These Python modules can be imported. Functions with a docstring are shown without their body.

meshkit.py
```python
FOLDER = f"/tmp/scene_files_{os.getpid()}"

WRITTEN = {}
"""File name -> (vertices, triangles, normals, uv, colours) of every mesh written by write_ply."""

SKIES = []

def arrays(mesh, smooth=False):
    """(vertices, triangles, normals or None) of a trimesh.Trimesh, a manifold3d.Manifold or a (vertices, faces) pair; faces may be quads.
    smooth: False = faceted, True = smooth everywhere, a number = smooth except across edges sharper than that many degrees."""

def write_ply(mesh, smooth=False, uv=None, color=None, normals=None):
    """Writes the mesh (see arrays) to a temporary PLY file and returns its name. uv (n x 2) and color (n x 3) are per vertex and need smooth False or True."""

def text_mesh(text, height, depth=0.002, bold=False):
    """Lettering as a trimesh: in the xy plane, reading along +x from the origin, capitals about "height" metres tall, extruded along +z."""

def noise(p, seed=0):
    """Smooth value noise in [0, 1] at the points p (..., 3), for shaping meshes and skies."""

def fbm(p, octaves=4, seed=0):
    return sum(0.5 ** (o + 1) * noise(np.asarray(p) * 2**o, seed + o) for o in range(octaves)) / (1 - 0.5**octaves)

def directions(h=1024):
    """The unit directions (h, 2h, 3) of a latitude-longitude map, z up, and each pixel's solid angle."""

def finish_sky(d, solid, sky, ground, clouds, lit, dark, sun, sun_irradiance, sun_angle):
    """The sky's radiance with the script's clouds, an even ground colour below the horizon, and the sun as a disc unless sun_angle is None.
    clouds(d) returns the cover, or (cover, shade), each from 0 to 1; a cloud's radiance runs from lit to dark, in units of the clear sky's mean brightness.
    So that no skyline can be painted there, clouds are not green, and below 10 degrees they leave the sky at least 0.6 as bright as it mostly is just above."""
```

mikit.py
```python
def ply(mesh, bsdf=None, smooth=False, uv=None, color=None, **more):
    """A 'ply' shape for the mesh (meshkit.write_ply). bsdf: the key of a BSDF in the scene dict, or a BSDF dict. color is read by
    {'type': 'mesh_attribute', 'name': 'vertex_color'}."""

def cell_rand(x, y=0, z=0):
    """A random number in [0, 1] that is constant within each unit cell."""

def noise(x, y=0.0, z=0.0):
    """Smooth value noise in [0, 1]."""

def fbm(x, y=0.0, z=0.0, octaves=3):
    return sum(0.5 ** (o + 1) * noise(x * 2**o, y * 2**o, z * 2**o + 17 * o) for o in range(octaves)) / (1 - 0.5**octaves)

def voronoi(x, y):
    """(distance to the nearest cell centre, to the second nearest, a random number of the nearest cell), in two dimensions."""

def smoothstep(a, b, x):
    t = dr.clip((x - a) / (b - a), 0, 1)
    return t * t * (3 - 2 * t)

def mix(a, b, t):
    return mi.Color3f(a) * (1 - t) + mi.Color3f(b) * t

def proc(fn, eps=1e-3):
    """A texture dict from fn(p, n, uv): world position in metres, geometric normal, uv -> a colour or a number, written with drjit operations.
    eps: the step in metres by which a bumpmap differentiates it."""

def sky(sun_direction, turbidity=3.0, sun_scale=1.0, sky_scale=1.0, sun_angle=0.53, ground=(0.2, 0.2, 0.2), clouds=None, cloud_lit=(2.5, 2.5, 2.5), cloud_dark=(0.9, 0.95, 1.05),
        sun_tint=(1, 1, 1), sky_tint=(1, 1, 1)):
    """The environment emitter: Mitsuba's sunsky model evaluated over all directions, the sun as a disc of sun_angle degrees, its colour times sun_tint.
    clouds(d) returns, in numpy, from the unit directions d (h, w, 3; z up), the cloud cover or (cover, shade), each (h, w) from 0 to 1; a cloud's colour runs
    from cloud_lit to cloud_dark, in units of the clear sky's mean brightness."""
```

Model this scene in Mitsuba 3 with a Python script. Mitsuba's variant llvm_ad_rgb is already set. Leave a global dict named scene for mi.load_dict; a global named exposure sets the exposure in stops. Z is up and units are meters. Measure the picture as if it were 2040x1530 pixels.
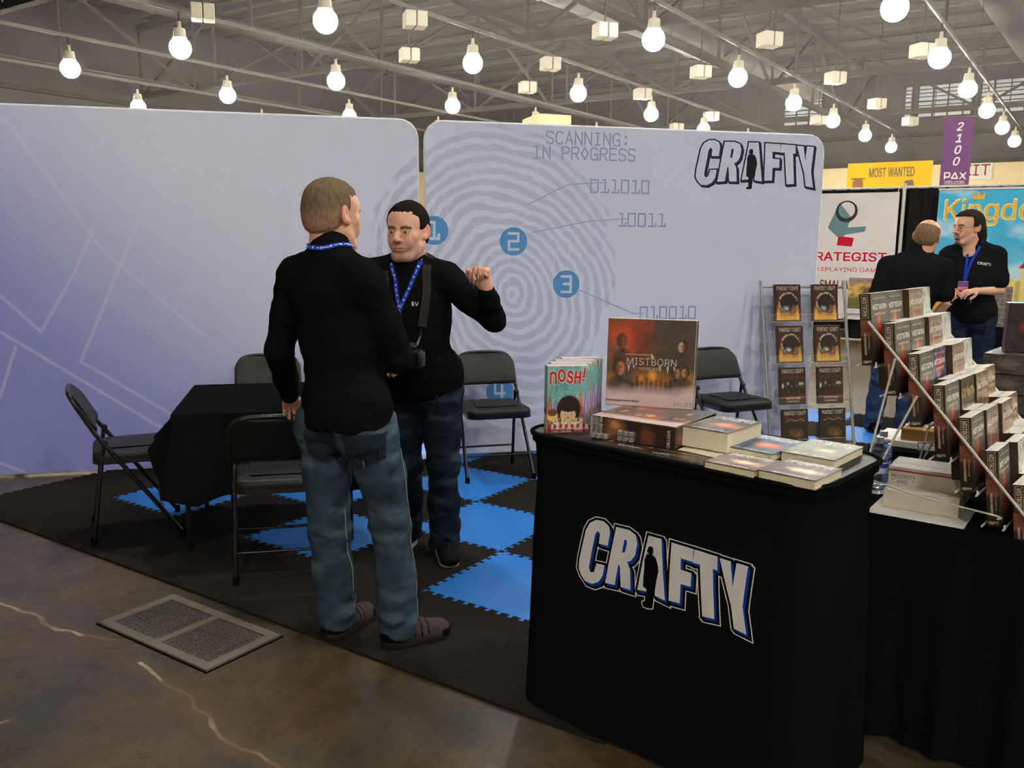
import math, random
import numpy as np
import trimesh, manifold3d, shapely
from shapely import affinity
from shapely.geometry import Polygon, LineString, Point, box as sbox, MultiPolygon
from shapely.ops import unary_union
import drjit as dr
import mitsuba as mi
import mikit, meshkit
from mikit import noise, fbm, voronoi, cell_rand, smoothstep, mix, proc
random.seed(7)
PI = math.pi
T4 = mi.ScalarTransform4f
scene, labels = {}, {}

# ------------------------------------------------------------------ camera, light, exposure
PITCH, ROLL, EYE = 0.1642, 0.0090, 1.5713
FWD = np.array([0, math.cos(PITCH), -math.sin(PITCH)])
_r, _u = np.array([1.0, 0, 0]), np.array([0, math.sin(PITCH), math.cos(PITCH)])
UPV = -math.sin(ROLL) * _r + math.cos(ROLL) * _u
scene['viewpoint'] = {'type': 'perspective', 'fov': 61.08, 'fov_axis': 'x', 'near_clip': 0.05, 'far_clip': 300.0,
                   'to_world': T4().look_at(origin=[0, 0, EYE], target=[float(v) for v in np.array([0, 0, EYE]) + FWD], up=[float(v) for v in UPV])}
exposure = 0.70
LAMP_RADIANCE = (92.0, 88.0, 82.0)      # the high-bay lamps of the hall
LAMP_R = 0.34
LAMP_Z = 7.5
# hall axes: A runs up-left in the picture, B runs away to the right
TH = 0.5946
A = np.array([-math.cos(TH), math.sin(TH), 0.0])
B = np.array([math.sin(TH), math.cos(TH), 0.0])
Z = np.array([0, 0, 1.0])
def hall(a, b, z=0.0):
    return A * a + B * b + Z * z

# ------------------------------------------------------------------ helpers: entries
def numbered(name):
    if name not in used:
        used[name] = 0
        return name
    used[name] += 1
    return f'{name}_{used[name]:03d}'
used, place = {}, {}
EYE4 = np.eye(4)
def M4(x=0, y=0, z=0, rz=0.0, rx=0.0, ry=0.0):
    c, s = math.cos(rz), math.sin(rz)
    m = np.eye(4)
    m[:3, :3] = np.array([[c, -s, 0], [s, c, 0], [0, 0, 1]])
    if rx:
        c, s = math.cos(rx), math.sin(rx)
        m[:3, :3] = m[:3, :3] @ np.array([[1, 0, 0], [0, c, -s], [0, s, c]])
    if ry:
        c, s = math.cos(ry), math.sin(ry)
        m[:3, :3] = m[:3, :3] @ np.array([[c, 0, s], [0, 1, 0], [-s, 0, c]])
    m[:3, 3] = [x, y, z]
    return m
def frame4(o, ex, ey, ez):
    m = np.eye(4)
    m[:3, 0], m[:3, 1], m[:3, 2], m[:3, 3] = ex, ey, ez, o
    return m
def thing(name, label, cat, m=None, group=None):
    key = numbered(name)
    place[key] = EYE4 if m is None else m
    labels[key] = {'label': label, 'category': cat}
    if group:
        labels[key]['group'] = group
    return key
def T(m):
    return T4(np.asarray(m, float).tolist())
def root_of(key):
    return key.split('__')[0]
def put(key, d):
    m = place.get(root_of(key), EYE4)
    d = dict(d)
    if m is not EYE4:
        d['to_world'] = T(m)
    scene[key] = d
    return key
def shape(mesh, mat, smooth=False, **k):
    return mikit.ply(mesh, mat, smooth, **k)
def part(parent, name, mesh, mat, smooth=False, label=None, kind=None, **k):
    key = numbered(parent + '__' + name)
    put(key, mesh if isinstance(mesh, dict) else shape(mesh, mat, smooth, **k))
    if label or kind:
        labels[key] = {}
        if label:
            labels[key]['label'] = label
        if kind:
            labels[key]['kind'] = kind
    return key
def single(name, label, cat, mesh, mat, smooth=False, m=None, group=None, **k):
    key = thing(name, label, cat, m, group)
    put(key, mesh if isinstance(mesh, dict) else shape(mesh, mat, smooth, **k))
    return key
def struct(name, mesh, mat, smooth=False, **k):
    key = numbered(name)
    put(key, shape(mesh, mat, smooth, **k))
    labels[key] = {'kind': 'structure'}
    return key

# ------------------------------------------------------------------ helpers: materials
def lin(c):
    c = np.asarray(c, float) / 255.0
    return [float(v) for v in np.where(c <= 0.04045, c / 12.92, ((c + 0.055) / 1.055) ** 2.4)]
def rgb(c):
    return {'type': 'rgb', 'value': lin(c)}
def mat(name, base, rough=0.6, metal=0.0, spec=0.5, bump=None, **k):
    col = rgb(base) if isinstance(base, (tuple, list)) else base
    if not isinstance(rough, dict) and rough >= .6 and not metal and not k:        # matt: no highlight to speak of
        scene[name] = {'type': 'twosided', 'bsdf': {'type': 'diffuse', 'reflectance': col}}
        return name
    d = {'type': 'principled', 'base_color': col, 'roughness': rough, 'metallic': metal, 'specular': spec, **k}
    if bump is not None:
        d = {'type': 'bumpmap', 'arbitrary': bump, 'scale': 1.0, 'bsdf': d}
    scene[name] = {'type': 'twosided', 'bsdf': d}
    return name
VC = {'type': 'mesh_attribute', 'name': 'vertex_color'}

# ------------------------------------------------------------------ helpers: meshes
cat = lambda *ms: trimesh.util.concatenate([m for m in ms if m is not None])
def xf(mesh, m):
    mesh = mesh.copy()
    mesh.apply_transform(m)
    return mesh
def cbox(x0, x1, y0, y1, z0, z1, c=0.004):
    """A box with chamfered edges."""
    c = min(c, (x1 - x0) * .45, (y1 - y0) * .45, (z1 - z0) * .45)
    pts = []
    for x, sx in ((x0, 1), (x1, -1)):
        for y, sy in ((y0, 1), (y1, -1)):
            for z, sz in ((z0, 1), (z1, -1)):
                pts += [(x, y + sy * c, z + sz * c), (x + sx * c, y, z + sz * c), (x + sx * c, y + sy * c, z)]
    return trimesh.convex.convex_hull(np.array(pts))
def bx(x0, x1, y0, y1, z0, z1):
    m = trimesh.creation.box(extents=[x1 - x0, y1 - y0, z1 - z0])
    m.apply_translation([(x0 + x1) / 2, (y0 + y1) / 2, (z0 + z1) / 2])
    return m
def tube(pts, r, sides=10, caps=True, closed=False):
    p = np.asarray(pts, float)
    if closed:
        t = np.roll(p, -1, 0) - np.roll(p, 1, 0)
    else:
        t = np.gradient(p, axis=0)
    t /= np.linalg.norm(t, axis=1, keepdims=True) + 1e-12
    n = len(p)
    r = np.broadcast_to(r, (n,)).astype(float)
    a = np.cross(t[0], [0, 0, 1.0] if abs(t[0][2]) < .9 else [1.0, 0, 0])
    fr = []
    for i in range(n):
        a = a - t[i] * (a @ t[i])
        a /= np.linalg.norm(a) + 1e-12
        fr.append((a.copy(), np.cross(t[i], a)))
    ang = np.arange(sides) * 2 * PI / sides
    v = np.vstack([p[i] + r[i] * (np.cos(ang)[:, None] * fr[i][0] + np.sin(ang)[:, None] * fr[i][1]) for i in range(n)])
    f = []
    m = n if closed else n - 1
    for i in range(m):
        for j in range(sides):
            q = (i + 1) % n
            b, c, d, e = i * sides + j, i * sides + (j + 1) % sides, q * sides + (j + 1) % sides, q * sides + j
            f += [(b, c, d), (b, d, e)]
    if caps and not closed:
        v = np.vstack([v, p[0], p[-1]])
        k = n * sides
        for j in range(sides):
            f += [(k, (j + 1) % sides, j), (k + 1, (n - 1) * sides + j, (n - 1) * sides + (j + 1) % sides)]
    return trimesh.Trimesh(v, np.array(f), process=False)
def bar(p, q, w, h=None):
    """A square bar from p to q."""
    h = h or w
    p, q = np.asarray(p, float), np.asarray(q, float)
    d = q - p
    L = np.linalg.norm(d)
    d /= L
    a = np.cross(d, Z if abs(d[2]) < .95 else np.array([1.0, 0, 0]))
    a /= np.linalg.norm(a)
    b = np.cross(a, d)
    m = trimesh.creation.box(extents=[w, L, h])
    m.apply_transform(frame4((p + q) / 2, a, d, b))
    return m
def curve(pts, n=8):
    """Catmull-Rom through pts."""
    p = np.asarray(pts, float)
    p = np.vstack([2 * p[0] - p[1], p, 2 * p[-1] - p[-2]])
    out = []
    for i in range(1, len(p) - 2):
        for t in np.linspace(0, 1, n, endpoint=False):
            out.append(.5 * ((2 * p[i]) + (-p[i - 1] + p[i + 1]) * t + (2 * p[i - 1] - 5 * p[i] + 4 * p[i + 1] - p[i + 2]) * t * t + (-p[i - 1] + 3 * p[i] - 3 * p[i + 1] + p[i + 2]) * t ** 3))
    out.append(p[-2])
    return np.array(out)
def lathe(prof, n=24):
    """Revolves (r, z) pairs round z."""
    prof = np.asarray(prof, float)
    ang = np.arange(n) * 2 * PI / n
    v = np.vstack([np.stack([r * np.cos(ang), r * np.sin(ang), np.full(n, z)], 1) for r, z in prof])
    f = []
    for i in range(len(prof) - 1):
        for j in range(n):
            b, c, d, e = i * n + j, i * n + (j + 1) % n, (i + 1) * n + (j + 1) % n, (i + 1) * n + j
            f += [(b, c, d), (b, d, e)]
    return trimesh.Trimesh(v, np.array(f), process=False)
def prism(poly, h, z0=0.0):
    out = []
    for g in getattr(poly, 'geoms', [poly]):
        if g.area > 1e-9:
            m = trimesh.creation.extrude_polygon(g, h, engine='earcut')
            m.apply_translation([0, 0, z0])
            out.append(m)
    return cat(*out)
def sheet(poly, z=0.0, maxedge=None):
    """A flat triangulated polygon facing +z."""
    vs, fs, k = [], [], 0
    for g in getattr(poly, 'geoms', [poly]):
        if g.area < 1e-9:
            continue
        v, f = trimesh.creation.triangulate_polygon(g, engine='earcut')
        v = np.column_stack([v, np.full(len(v), z)])
        c = np.cross(v[f[:, 1]] - v[f[:, 0]], v[f[:, 2]] - v[f[:, 0]])[:, 2]
        f = np.where((c < 0)[:, None], f[:, ::-1], f)
        vs.append(v); fs.append(f + k); k += len(v)
    m = trimesh.Trimesh(np.vstack(vs), np.vstack(fs), process=False)
    if maxedge:
        v, f = trimesh.remesh.subdivide_to_size(m.vertices, m.faces, maxedge, max_iter=12)
        m = trimesh.Trimesh(v, f, process=False)
    return m
def rrect(x0, x1, y0, y1, r, n=8):
    return sbox(x0 + r, y0 + r, x1 - r, y1 - r).buffer(r, quad_segs=n)
_txt = {}
def text2d(s, h, bold=False, width=None):
    """Lettering as one flat sheet, capitals about h tall, left edge and baseline at the origin."""
    k = (s, bold)
    if k not in _txt:
        m = meshkit.text_mesh(s, 1.0, .1, bold)
        v, f = np.array(m.vertices), np.array(m.faces)
        top = (v[f][:, :, 2] > .099).all(1)
        f = f[top]
        idx, inv = np.unique(f, return_inverse=True)
        v = v[idx]
        v[:, 0] -= v[:, 0].min()
        v[:, 2] = 0
        _txt[k] = (v, inv.reshape(f.shape))
    v, f = _txt[k]
    v = v * [h, h, 1]
    if width:
        v = v * [width / max(v[:, 0].max(), 1e-6), 1, 1]
    return trimesh.Trimesh(v, f.copy(), process=False)
def centred(m, x=0.0, y=0.0):
    b = m.bounds
    m = m.copy()
    m.apply_translation([x - (b[0][0] + b[1][0]) / 2, y - (b[0][1] + b[1][1]) / 2, 0])
    return m
# a plain square stroke alphabet for the scanner lettering and for small print
STROKES = {
 '0': [[(0,0),(0,1),(.6,1),(.6,0),(0,0)]], '1': [[(.1,1),(.35,1),(.35,0)],[(.05,0),(.65,0)],[(.65,0),(.65,.25)]], '2': [[(0,1),(.6,1),(.6,.52),(0,.5),(0,0),(.6,0)]],
 '3': [[(0,1),(.6,1),(.6,0),(0,0)],[(.15,.52),(.6,.52)]], '4': [[(0,1),(0,.4),(.62,.4)],[(.46,.9),(.46,0)]],
 'S': [[(.62,.88),(.45,1),(.12,1),(0,.85),(0,.65),(.1,.55),(.5,.45),(.6,.35),(.6,.15),(.5,0),(.12,0),(0,.12)]], 'C': [[(.6,.85),(.45,1),(.15,1),(0,.8),(0,.2),(.15,0),(.45,0),(.6,.15)]],
 'A': [[(0,0),(.3,1),(.6,0)],[(.1,.33),(.5,.33)]], 'N': [[(0,0),(0,1),(.6,0),(.6,1)]], 'I': [[(.1,1),(.5,1)],[(.3,1),(.3,0)],[(.1,0),(.5,0)]],
 'G': [[(.6,.85),(.45,1),(.15,1),(0,.8),(0,.2),(.15,0),(.6,0),(.6,.45),(.35,.45)]], ':': [[(.25,.68),(.35,.68),(.35,.78),(.25,.78),(.25,.68)],[(.25,.15),(.35,.15),(.35,.25),(.25,.25),(.25,.15)]],
 'P': [[(0,0),(0,1),(.45,1),(.6,.88),(.6,.6),(.45,.48),(0,.48)]], 'R': [[(0,0),(0,1),(.45,1),(.6,.88),(.6,.6),(.45,.48),(0,.48)],[(.3,.48),(.6,0)]],
 'O': [[(.3,1),(.6,.5),(.3,0),(0,.5),(.3,1)]], 'E': [[(.6,1),(0,1),(0,0),(.6,0)],[(0,.52),(.5,.52)]], ' ': []}
def stroked(s, h, w=.1, adv=.86):
    out = []
    for i, c in enumerate(s):
        for l in STROKES[c]:
            out.append(LineString([((x + i * adv) * h, y * h) for x, y in l]).buffer(w * h / 2, cap_style='square', join_style='mitre'))
    return unary_union(out)
def draped(fn, nu, nv, closed=False):
    """A grid mesh of fn(u, v) -> points; u, v in [0, 1]."""
    u = np.linspace(0, 1, nu, endpoint=not closed)
    v = np.linspace(0, 1, nv)
    U, V = np.meshgrid(u, v, indexing='ij')
    P = fn(U.ravel(), V.ravel())
    f = []
    for i in range(nu if closed else nu - 1):
        for j in range(nv - 1):
            a, b = i * nv + j, ((i + 1) % nu) * nv + j
            f += [(a, b, b + 1), (a, b + 1, a + 1)]
    return trimesh.Trimesh(P, np.array(f), process=False), U.ravel(), V.ravel()
# ------------------------------------------------------------------ materials of the hall and the booth
def concrete_fn(p, n, uv):
    a, b = p.x * -.8284 + p.y * .5602, p.x * .5602 + p.y * .8284
    big = fbm(p.x * .9 + 3, p.y * .9, 0.0, 3)
    mid = fbm(p.x * 3.1, p.y * 3.1 + 9, 1.0, 3)
    fine = noise(p.x * 60, p.y * 60, 0.0)
    c = mix(lin((82, 70, 47)), lin((60, 54, 40)), smoothstep(.32, .70, big))
    c = mix(c, mi.Color3f(lin((82, 64, 40))), smoothstep(.45, .75, mid) * .6)
    c = mix(c, mi.Color3f(lin((54, 50, 42))), smoothstep(.50, .80, fbm(p.x * 2.2 + 40, p.y * 3.0, 2.0, 3)) * .5)
    c = c * (.78 + .26 * fine + .22 * noise(p.x * 17, p.y * 17, 6.0))
    # old cracks filled with pale grout, with a rusty border
    wx = p.x + .03 * (fbm(p.x * 9, p.y * 9, 5.0, 2) - .5)
    wy = p.y + .05 * (fbm(p.x * 9, p.y * 9, 8.0, 2) - .5)
    broken = smoothstep(.34, .5, noise(p.x * 5, p.y * 5, 3.0)) * (.35 + .9 * noise(p.x * 40, p.y * 40, 3.0))
    def crack(pts, w):
        d = mi.Float(9)
        for (x0, y0), (x1, y1) in zip(pts[:-1], pts[1:]):
            dx, dy = x1 - x0, y1 - y0
            t = dr.clip(((wx - x0) * dx + (wy - y0) * dy) / (dx * dx + dy * dy), 0, 1)
            d = dr.minimum(d, dr.sqrt(dr.square(wx - x0 - t * dx) + dr.square(wy - y0 - t * dy)))
        return 1 - smoothstep(w * .4, w, d), 1 - smoothstep(w, w * 7, d)
    for pts, w in (([(-2.9, 3.75), (-2.13, 3.51), (-1.83, 3.31), (-1.56, 3.22)], .011), ([(-1.38, 3.03), (-1.13, 2.80), (-.92, 2.55), (-.35, 2.17), (.2, 1.7)], .010), ([(-1.64, 2.63), (-1.78, 2.45)], .007)):
        core, edge = crack(pts, w)
        c = mix(c, mi.Color3f(lin((104, 80, 48))), edge * .3)
        c = mix(c, mi.Color3f(lin((116, 92, 56))), core * .55)
        c = mix(c, mi.Color3f(lin((156, 144, 120))), core * broken * .8)
    sp = smoothstep(.84, .90, noise(p.x * 9 + 5, p.y * 21, 4.0)) * smoothstep(.55, .7, noise(p.x * 1.7, p.y * 1.7, 7.0))
    c = mix(c, mi.Color3f(lin((48, 45, 40))), sp * .5)
    return c
def concrete_rough(p, n, uv):
    return .26 + .2 * noise(p.x * 3.5, p.y * 3.5, 0.0)
mat('concrete', proc(concrete_fn), proc(concrete_rough), spec=.5)
def mat_bump(p, n, uv):
    return .0008 * fbm(p.x * 160, p.y * 160, p.z * 160, 2)
def foam(base):
    l = lin(base)
    def fn(p, n, uv):
        s = noise(p.x * 260, p.y * 260, 0.0)
        d = fbm(p.x * 5, p.y * 5, 0.0, 3)
        return mi.Color3f(l) * (.78 + .3 * s + .22 * d)
    return fn
mat('foam_black', proc(foam((39, 37, 35))), .62, spec=.45)
mat('foam_blue', proc(foam((26, 108, 186))), .5, spec=.4)
mat('black_metal', (14, 14, 15), .28, spec=.6)
mat('black_vinyl', (17, 18, 18), .55, spec=.4)
mat('rubber', (15, 15, 15), .7)
def cloth_fn(p, n, uv):
    return mi.Color3f(.0078, .0082, .0084) * (.8 + .4 * noise(p.x * 420, p.y * 420, p.z * 420))
mat('black_cloth', proc(cloth_fn), .85, spec=.18)
mat('black_top', (22, 21, 20), .5, spec=.4)
mat('steel', (165, 160, 150), .38, .85)
def plate_fn(p, n, uv):
    v = voronoi(p.x * 90, p.y * 90)[0]
    s = fbm(p.x * 6, p.y * 6, 0.0, 3)
    return mix(lin((62, 56, 49)), lin((98, 90, 78)), smoothstep(.2, .5, v)) * (.7 + .6 * s)
mat('hatch_plate', proc(plate_fn), .42, .5)
mat('hatch_frame', (118, 108, 95), .45, .35)
mat('hatch_line', (70, 64, 56), .5, .4)
mat('ceiling_deck', (94, 90, 82), .8, spec=.1)
mat('truss_paint', (82, 79, 74), .6, spec=.3)
mat('purlin_paint', (104, 100, 94), .55, spec=.3)
mat('duct_metal', (150, 148, 140), .35, .4)
mat('beige_paint', (226, 205, 160), .7, spec=.2)
mat('dark_wall', (92, 89, 86), .8, spec=.1)
mat('fixture_white', (208, 200, 176), .5)
mat('fixture_slot', (120, 110, 92), .6)
mat('daylight_glass', (230, 235, 238), .3)
mat('louver', (150, 150, 146), .5)
mat('white_plastic', (225, 222, 214), .45)
scene['lamp_bsdf'] = {'type': 'diffuse', 'reflectance': {'type': 'rgb', 'value': [.8, .8, .78]}}

# ------------------------------------------------------------------ hall shell
def quad(o, e1, e2):
    v = np.array([o, o + e1, o + e1 + e2, o + e2])
    return trimesh.Trimesh(v, [[0, 1, 2], [0, 2, 3]], process=False)
A0, A1, B0, B1, ROOF = -26.0, 46.0, -24.0, 66.0, 13.6
struct('floor', quad(hall(A0, B0), A * (A1 - A0), B * (B1 - B0)), 'concrete')
def deck(a0, a1, b0, b1, z):
    n = int((b1 - b0) / .9)
    out = []
    prof = []
    for i in range(n):
        b = b0 + (b1 - b0) * i / n
        w = (b1 - b0) / n
        prof += [(b, z), (b + w * .45, z), (b + w * .5, z + .09), (b + w * .95, z + .09)]
    prof.append((b1, z))
    v, f = [], []
    for b, zz in prof:
        v += [hall(a0, b, zz), hall(a1, b, zz)]
    for i in range(len(prof) - 1):
        f += [(2 * i, 2 * i + 2, 2 * i + 3), (2 * i, 2 * i + 3, 2 * i + 1)]
    return trimesh.Trimesh(np.array(v), np.array(f), process=False)
struct('ceiling', deck(A0, A1, B0, B1, ROOF), 'ceiling_deck')
def wall_pair(side, o, along, inward, L):
    """A hall wall: pale band up to 7.6 m, darker above."""
    band = 6.9
    k = struct('wall_' + side, quad(o + Z * band, along * L, Z * (ROOF + .1 - band)), 'dark_wall')
    part(k, 'painted_band', quad(o + inward * .02, along * L, Z * band), 'beige_paint', label='beige painted lower band of the hall wall')
    m = cat(*[bar(o + inward * .12 + Z * z, o + inward * .12 + along * L + Z * z, .2, .25) for z in (7.0, 8.9)])
    part(k, 'rail', m, 'truss_paint')
    return k
wall_pair('back', hall(A1, B1), -A, -B, A1 - A0)
wall_pair('left', hall(A1, B0), B, -A, B1 - B0)
wall_pair('right', hall(A0, B1), -B, A, B1 - B0)
wall_pair('front', hall(A0, B0), A, B, A1 - A0)
# daylight windows with louvres high on the far wall
wn_ = 0
for grp in ([(12.4, .40), (11.55, .82), (10.62, .82), (9.72, .85), (8.78, .42)], [(7.92, .78), (7.0, .84), (6.1, .76)], [(5.1, .82), (4.2, .82)], [(20.6, .8), (19.7, .8), (18.8, .8)]):
    for a, wdt in grp:
        for zb in (10.05, 11.10):
            wn_ += 1
            k = numbered(f'window_{wn_}')
            place[k] = frame4(hall(a, B1 - .04, zb), -A, -B, Z)
            labels[k] = {'kind': 'structure'}
            d = shape(bx(0, wdt, 0, .02, 0, .95), 'daylight_glass')
            d['emitter'] = {'type': 'area', 'radiance': {'type': 'rgb', 'value': [2.6, 2.7, 2.8]}}
            put(k + '__pane', d)
            fr = cat(bx(-.05, 0, 0, .06, -.05, 1.0), bx(wdt, wdt + .05, 0, .06, -.05, 1.0), bx(-.05, wdt + .05, 0, .06, -.05, 0), bx(-.05, wdt + .05, 0, .06, .95, 1.0))
            part(k, 'frame', fr, 'dark_wall')
            lv = shape(bx(0, wdt, .0, .05, -.03, .03), 'dark_wall')
            for s in range(3):
                kk = numbered(k + '__slat')
                scene[kk] = {**lv, 'to_world': T(place[k] @ M4(y=.03, z=.24 + s * .24))}

# pale block tower standing far down the hall
tk = numbered('column')
labels[tk] = {'kind': 'structure'}
place[tk] = frame4(np.array([1.05, 40.0, 0]), *[np.array(v) for v in ((.95, .31, 0), (-.31, .95, 0), (0, 0, 1))])
part(tk, 'block', cbox(0, 1.6, 0, 2.2, 0, 7.15, .03), 'beige_paint')
part(tk, 'joint', cat(*[bx(-.02, 1.62, -.02, 2.22, z, z + .04) for z in (5.6, 6.4)]), 'fixture_slot')
ek = numbered('exit_sign')
labels[ek] = {'label': 'white wall sign with large dark red letters EXIT beside the purple banner', 'category': 'sign'}
place[ek] = frame4(hall(9.5, B1 - .1, 5.8), -A, Z, -B)
part(ek, 'board', bx(0, 2.75, 0, 1.2, -.03, 0), 'fixture_white')
part(ek, 'lettering', xf(centred(text2d('EXIT', .72), 1.5, .62), M4(z=.01)), mat('exit_red', (140, 70, 60), .6), label='lettering EXIT')

# ------------------------------------------------------------------ roof steel
def truss(o, along, L, ztop, zbot, bay, label, group, depth_w=.22):
    k = thing('roof_truss', label, 'truss', None, group)
    p = lambda t, z: o + along * t + Z * z
    part(k, 'bottom_chord', cat(bar(p(0, zbot), p(L, zbot), .34, .10), bar(p(0, zbot + .14), p(L, zbot + .14), .10, .18)), 'truss_paint')
    part(k, 'top_chord', bar(p(0, ztop), p(L, ztop), .34, .3), 'truss_paint')
    n = max(2, int(round(L / bay)))
    for i in range(n + 1):
        t = L * i / n
        part(k, 'vertical', bar(p(t, zbot), p(t, ztop), .12), 'truss_paint')
        if i < n:
            t2 = L * (i + 1) / n
            a_, b_ = (zbot, ztop) if i % 2 else (ztop, zbot)
            part(k, 'diagonal', bar(p(t, a_), p(t2, b_), .13), 'truss_paint')
for a, w_ in ((27.0, 'second from the left'), (40.0, 'leftmost'), (14.4, 'middle one'), (1.5, 'second from the right'), (-11.5, 'rightmost')):
    truss(hall(a, -20), B, 85, 12.9, 9.0, 6.8, 'long steel roof truss running away down the hall, ' + w_, 'trusses running away down the hall')
for b, w_ in ((16.2, 'nearest'), (29.8, 'second'), (43.5, 'third'), (57.1, 'farthest')):
    truss(hall(-25, b), A, 70, 12.8, 9.2, 6.5, 'steel roof truss crossing the hall, ' + w_ + ' of the four crossing ones', 'trusses crossing the hall')
pur = shape(bar(-A * 35, A * 35, .14, .3), 'purlin_paint')
for i in range(22):
    b = -8 + i * 3.4
    k = thing('roof_purlin', 'thin pale purlin bar under the roof deck', 'purlin', M4(*hall(10, b, 13.35)), 'purlins under the roof deck')
    put(k, pur)
# conduit runs between trusses (the lamps hang from them)
con = shape(bar(-B * 42, B * 42, .07, .12), 'purlin_paint')
for a in (5.1, 11.8, 18.5, 25.0, 31.4, 37.8, -1.5, -8.2):
    k = thing('lamp_rail', 'slim pale steel channel carrying a row of lamps', 'rail', M4(*hall(a, 22, 8.62)), 'steel channels carrying the lamps')
    put(k, con)
k = thing('air_duct', 'large round grey ventilation duct slanting away under the roof', 'duct')
p0, p1 = hall(18.6, 24, 11.0), hall(16.4, 58, 11.0)
part(k, 'pipe', tube([p0 + (p1 - p0) * t for t in np.linspace(0, 1, 12)], .62, 24), 'duct_metal', 50)
for i in range(11):
    q = p0 + (p1 - p0) * (i + .5) / 11
    dd = (p1 - p0) / np.linalg.norm(p1 - p0)
    part(k, 'seam_ring', tube([q - dd * .06, q + dd * .06], .68, 24), 'duct_metal', 40)
# dark duct in the upper right
k = thing('dark_duct', 'dark round duct hanging at the right end of the roof', 'duct')
p0, p1 = hall(3.6, 24, 8.9), hall(3.4, 44, 9.6)
part(k, 'pipe', tube([p0 + (p1 - p0) * t for t in np.linspace(0, 1, 12)], .55, 20), 'dark_wall', 50)

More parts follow.
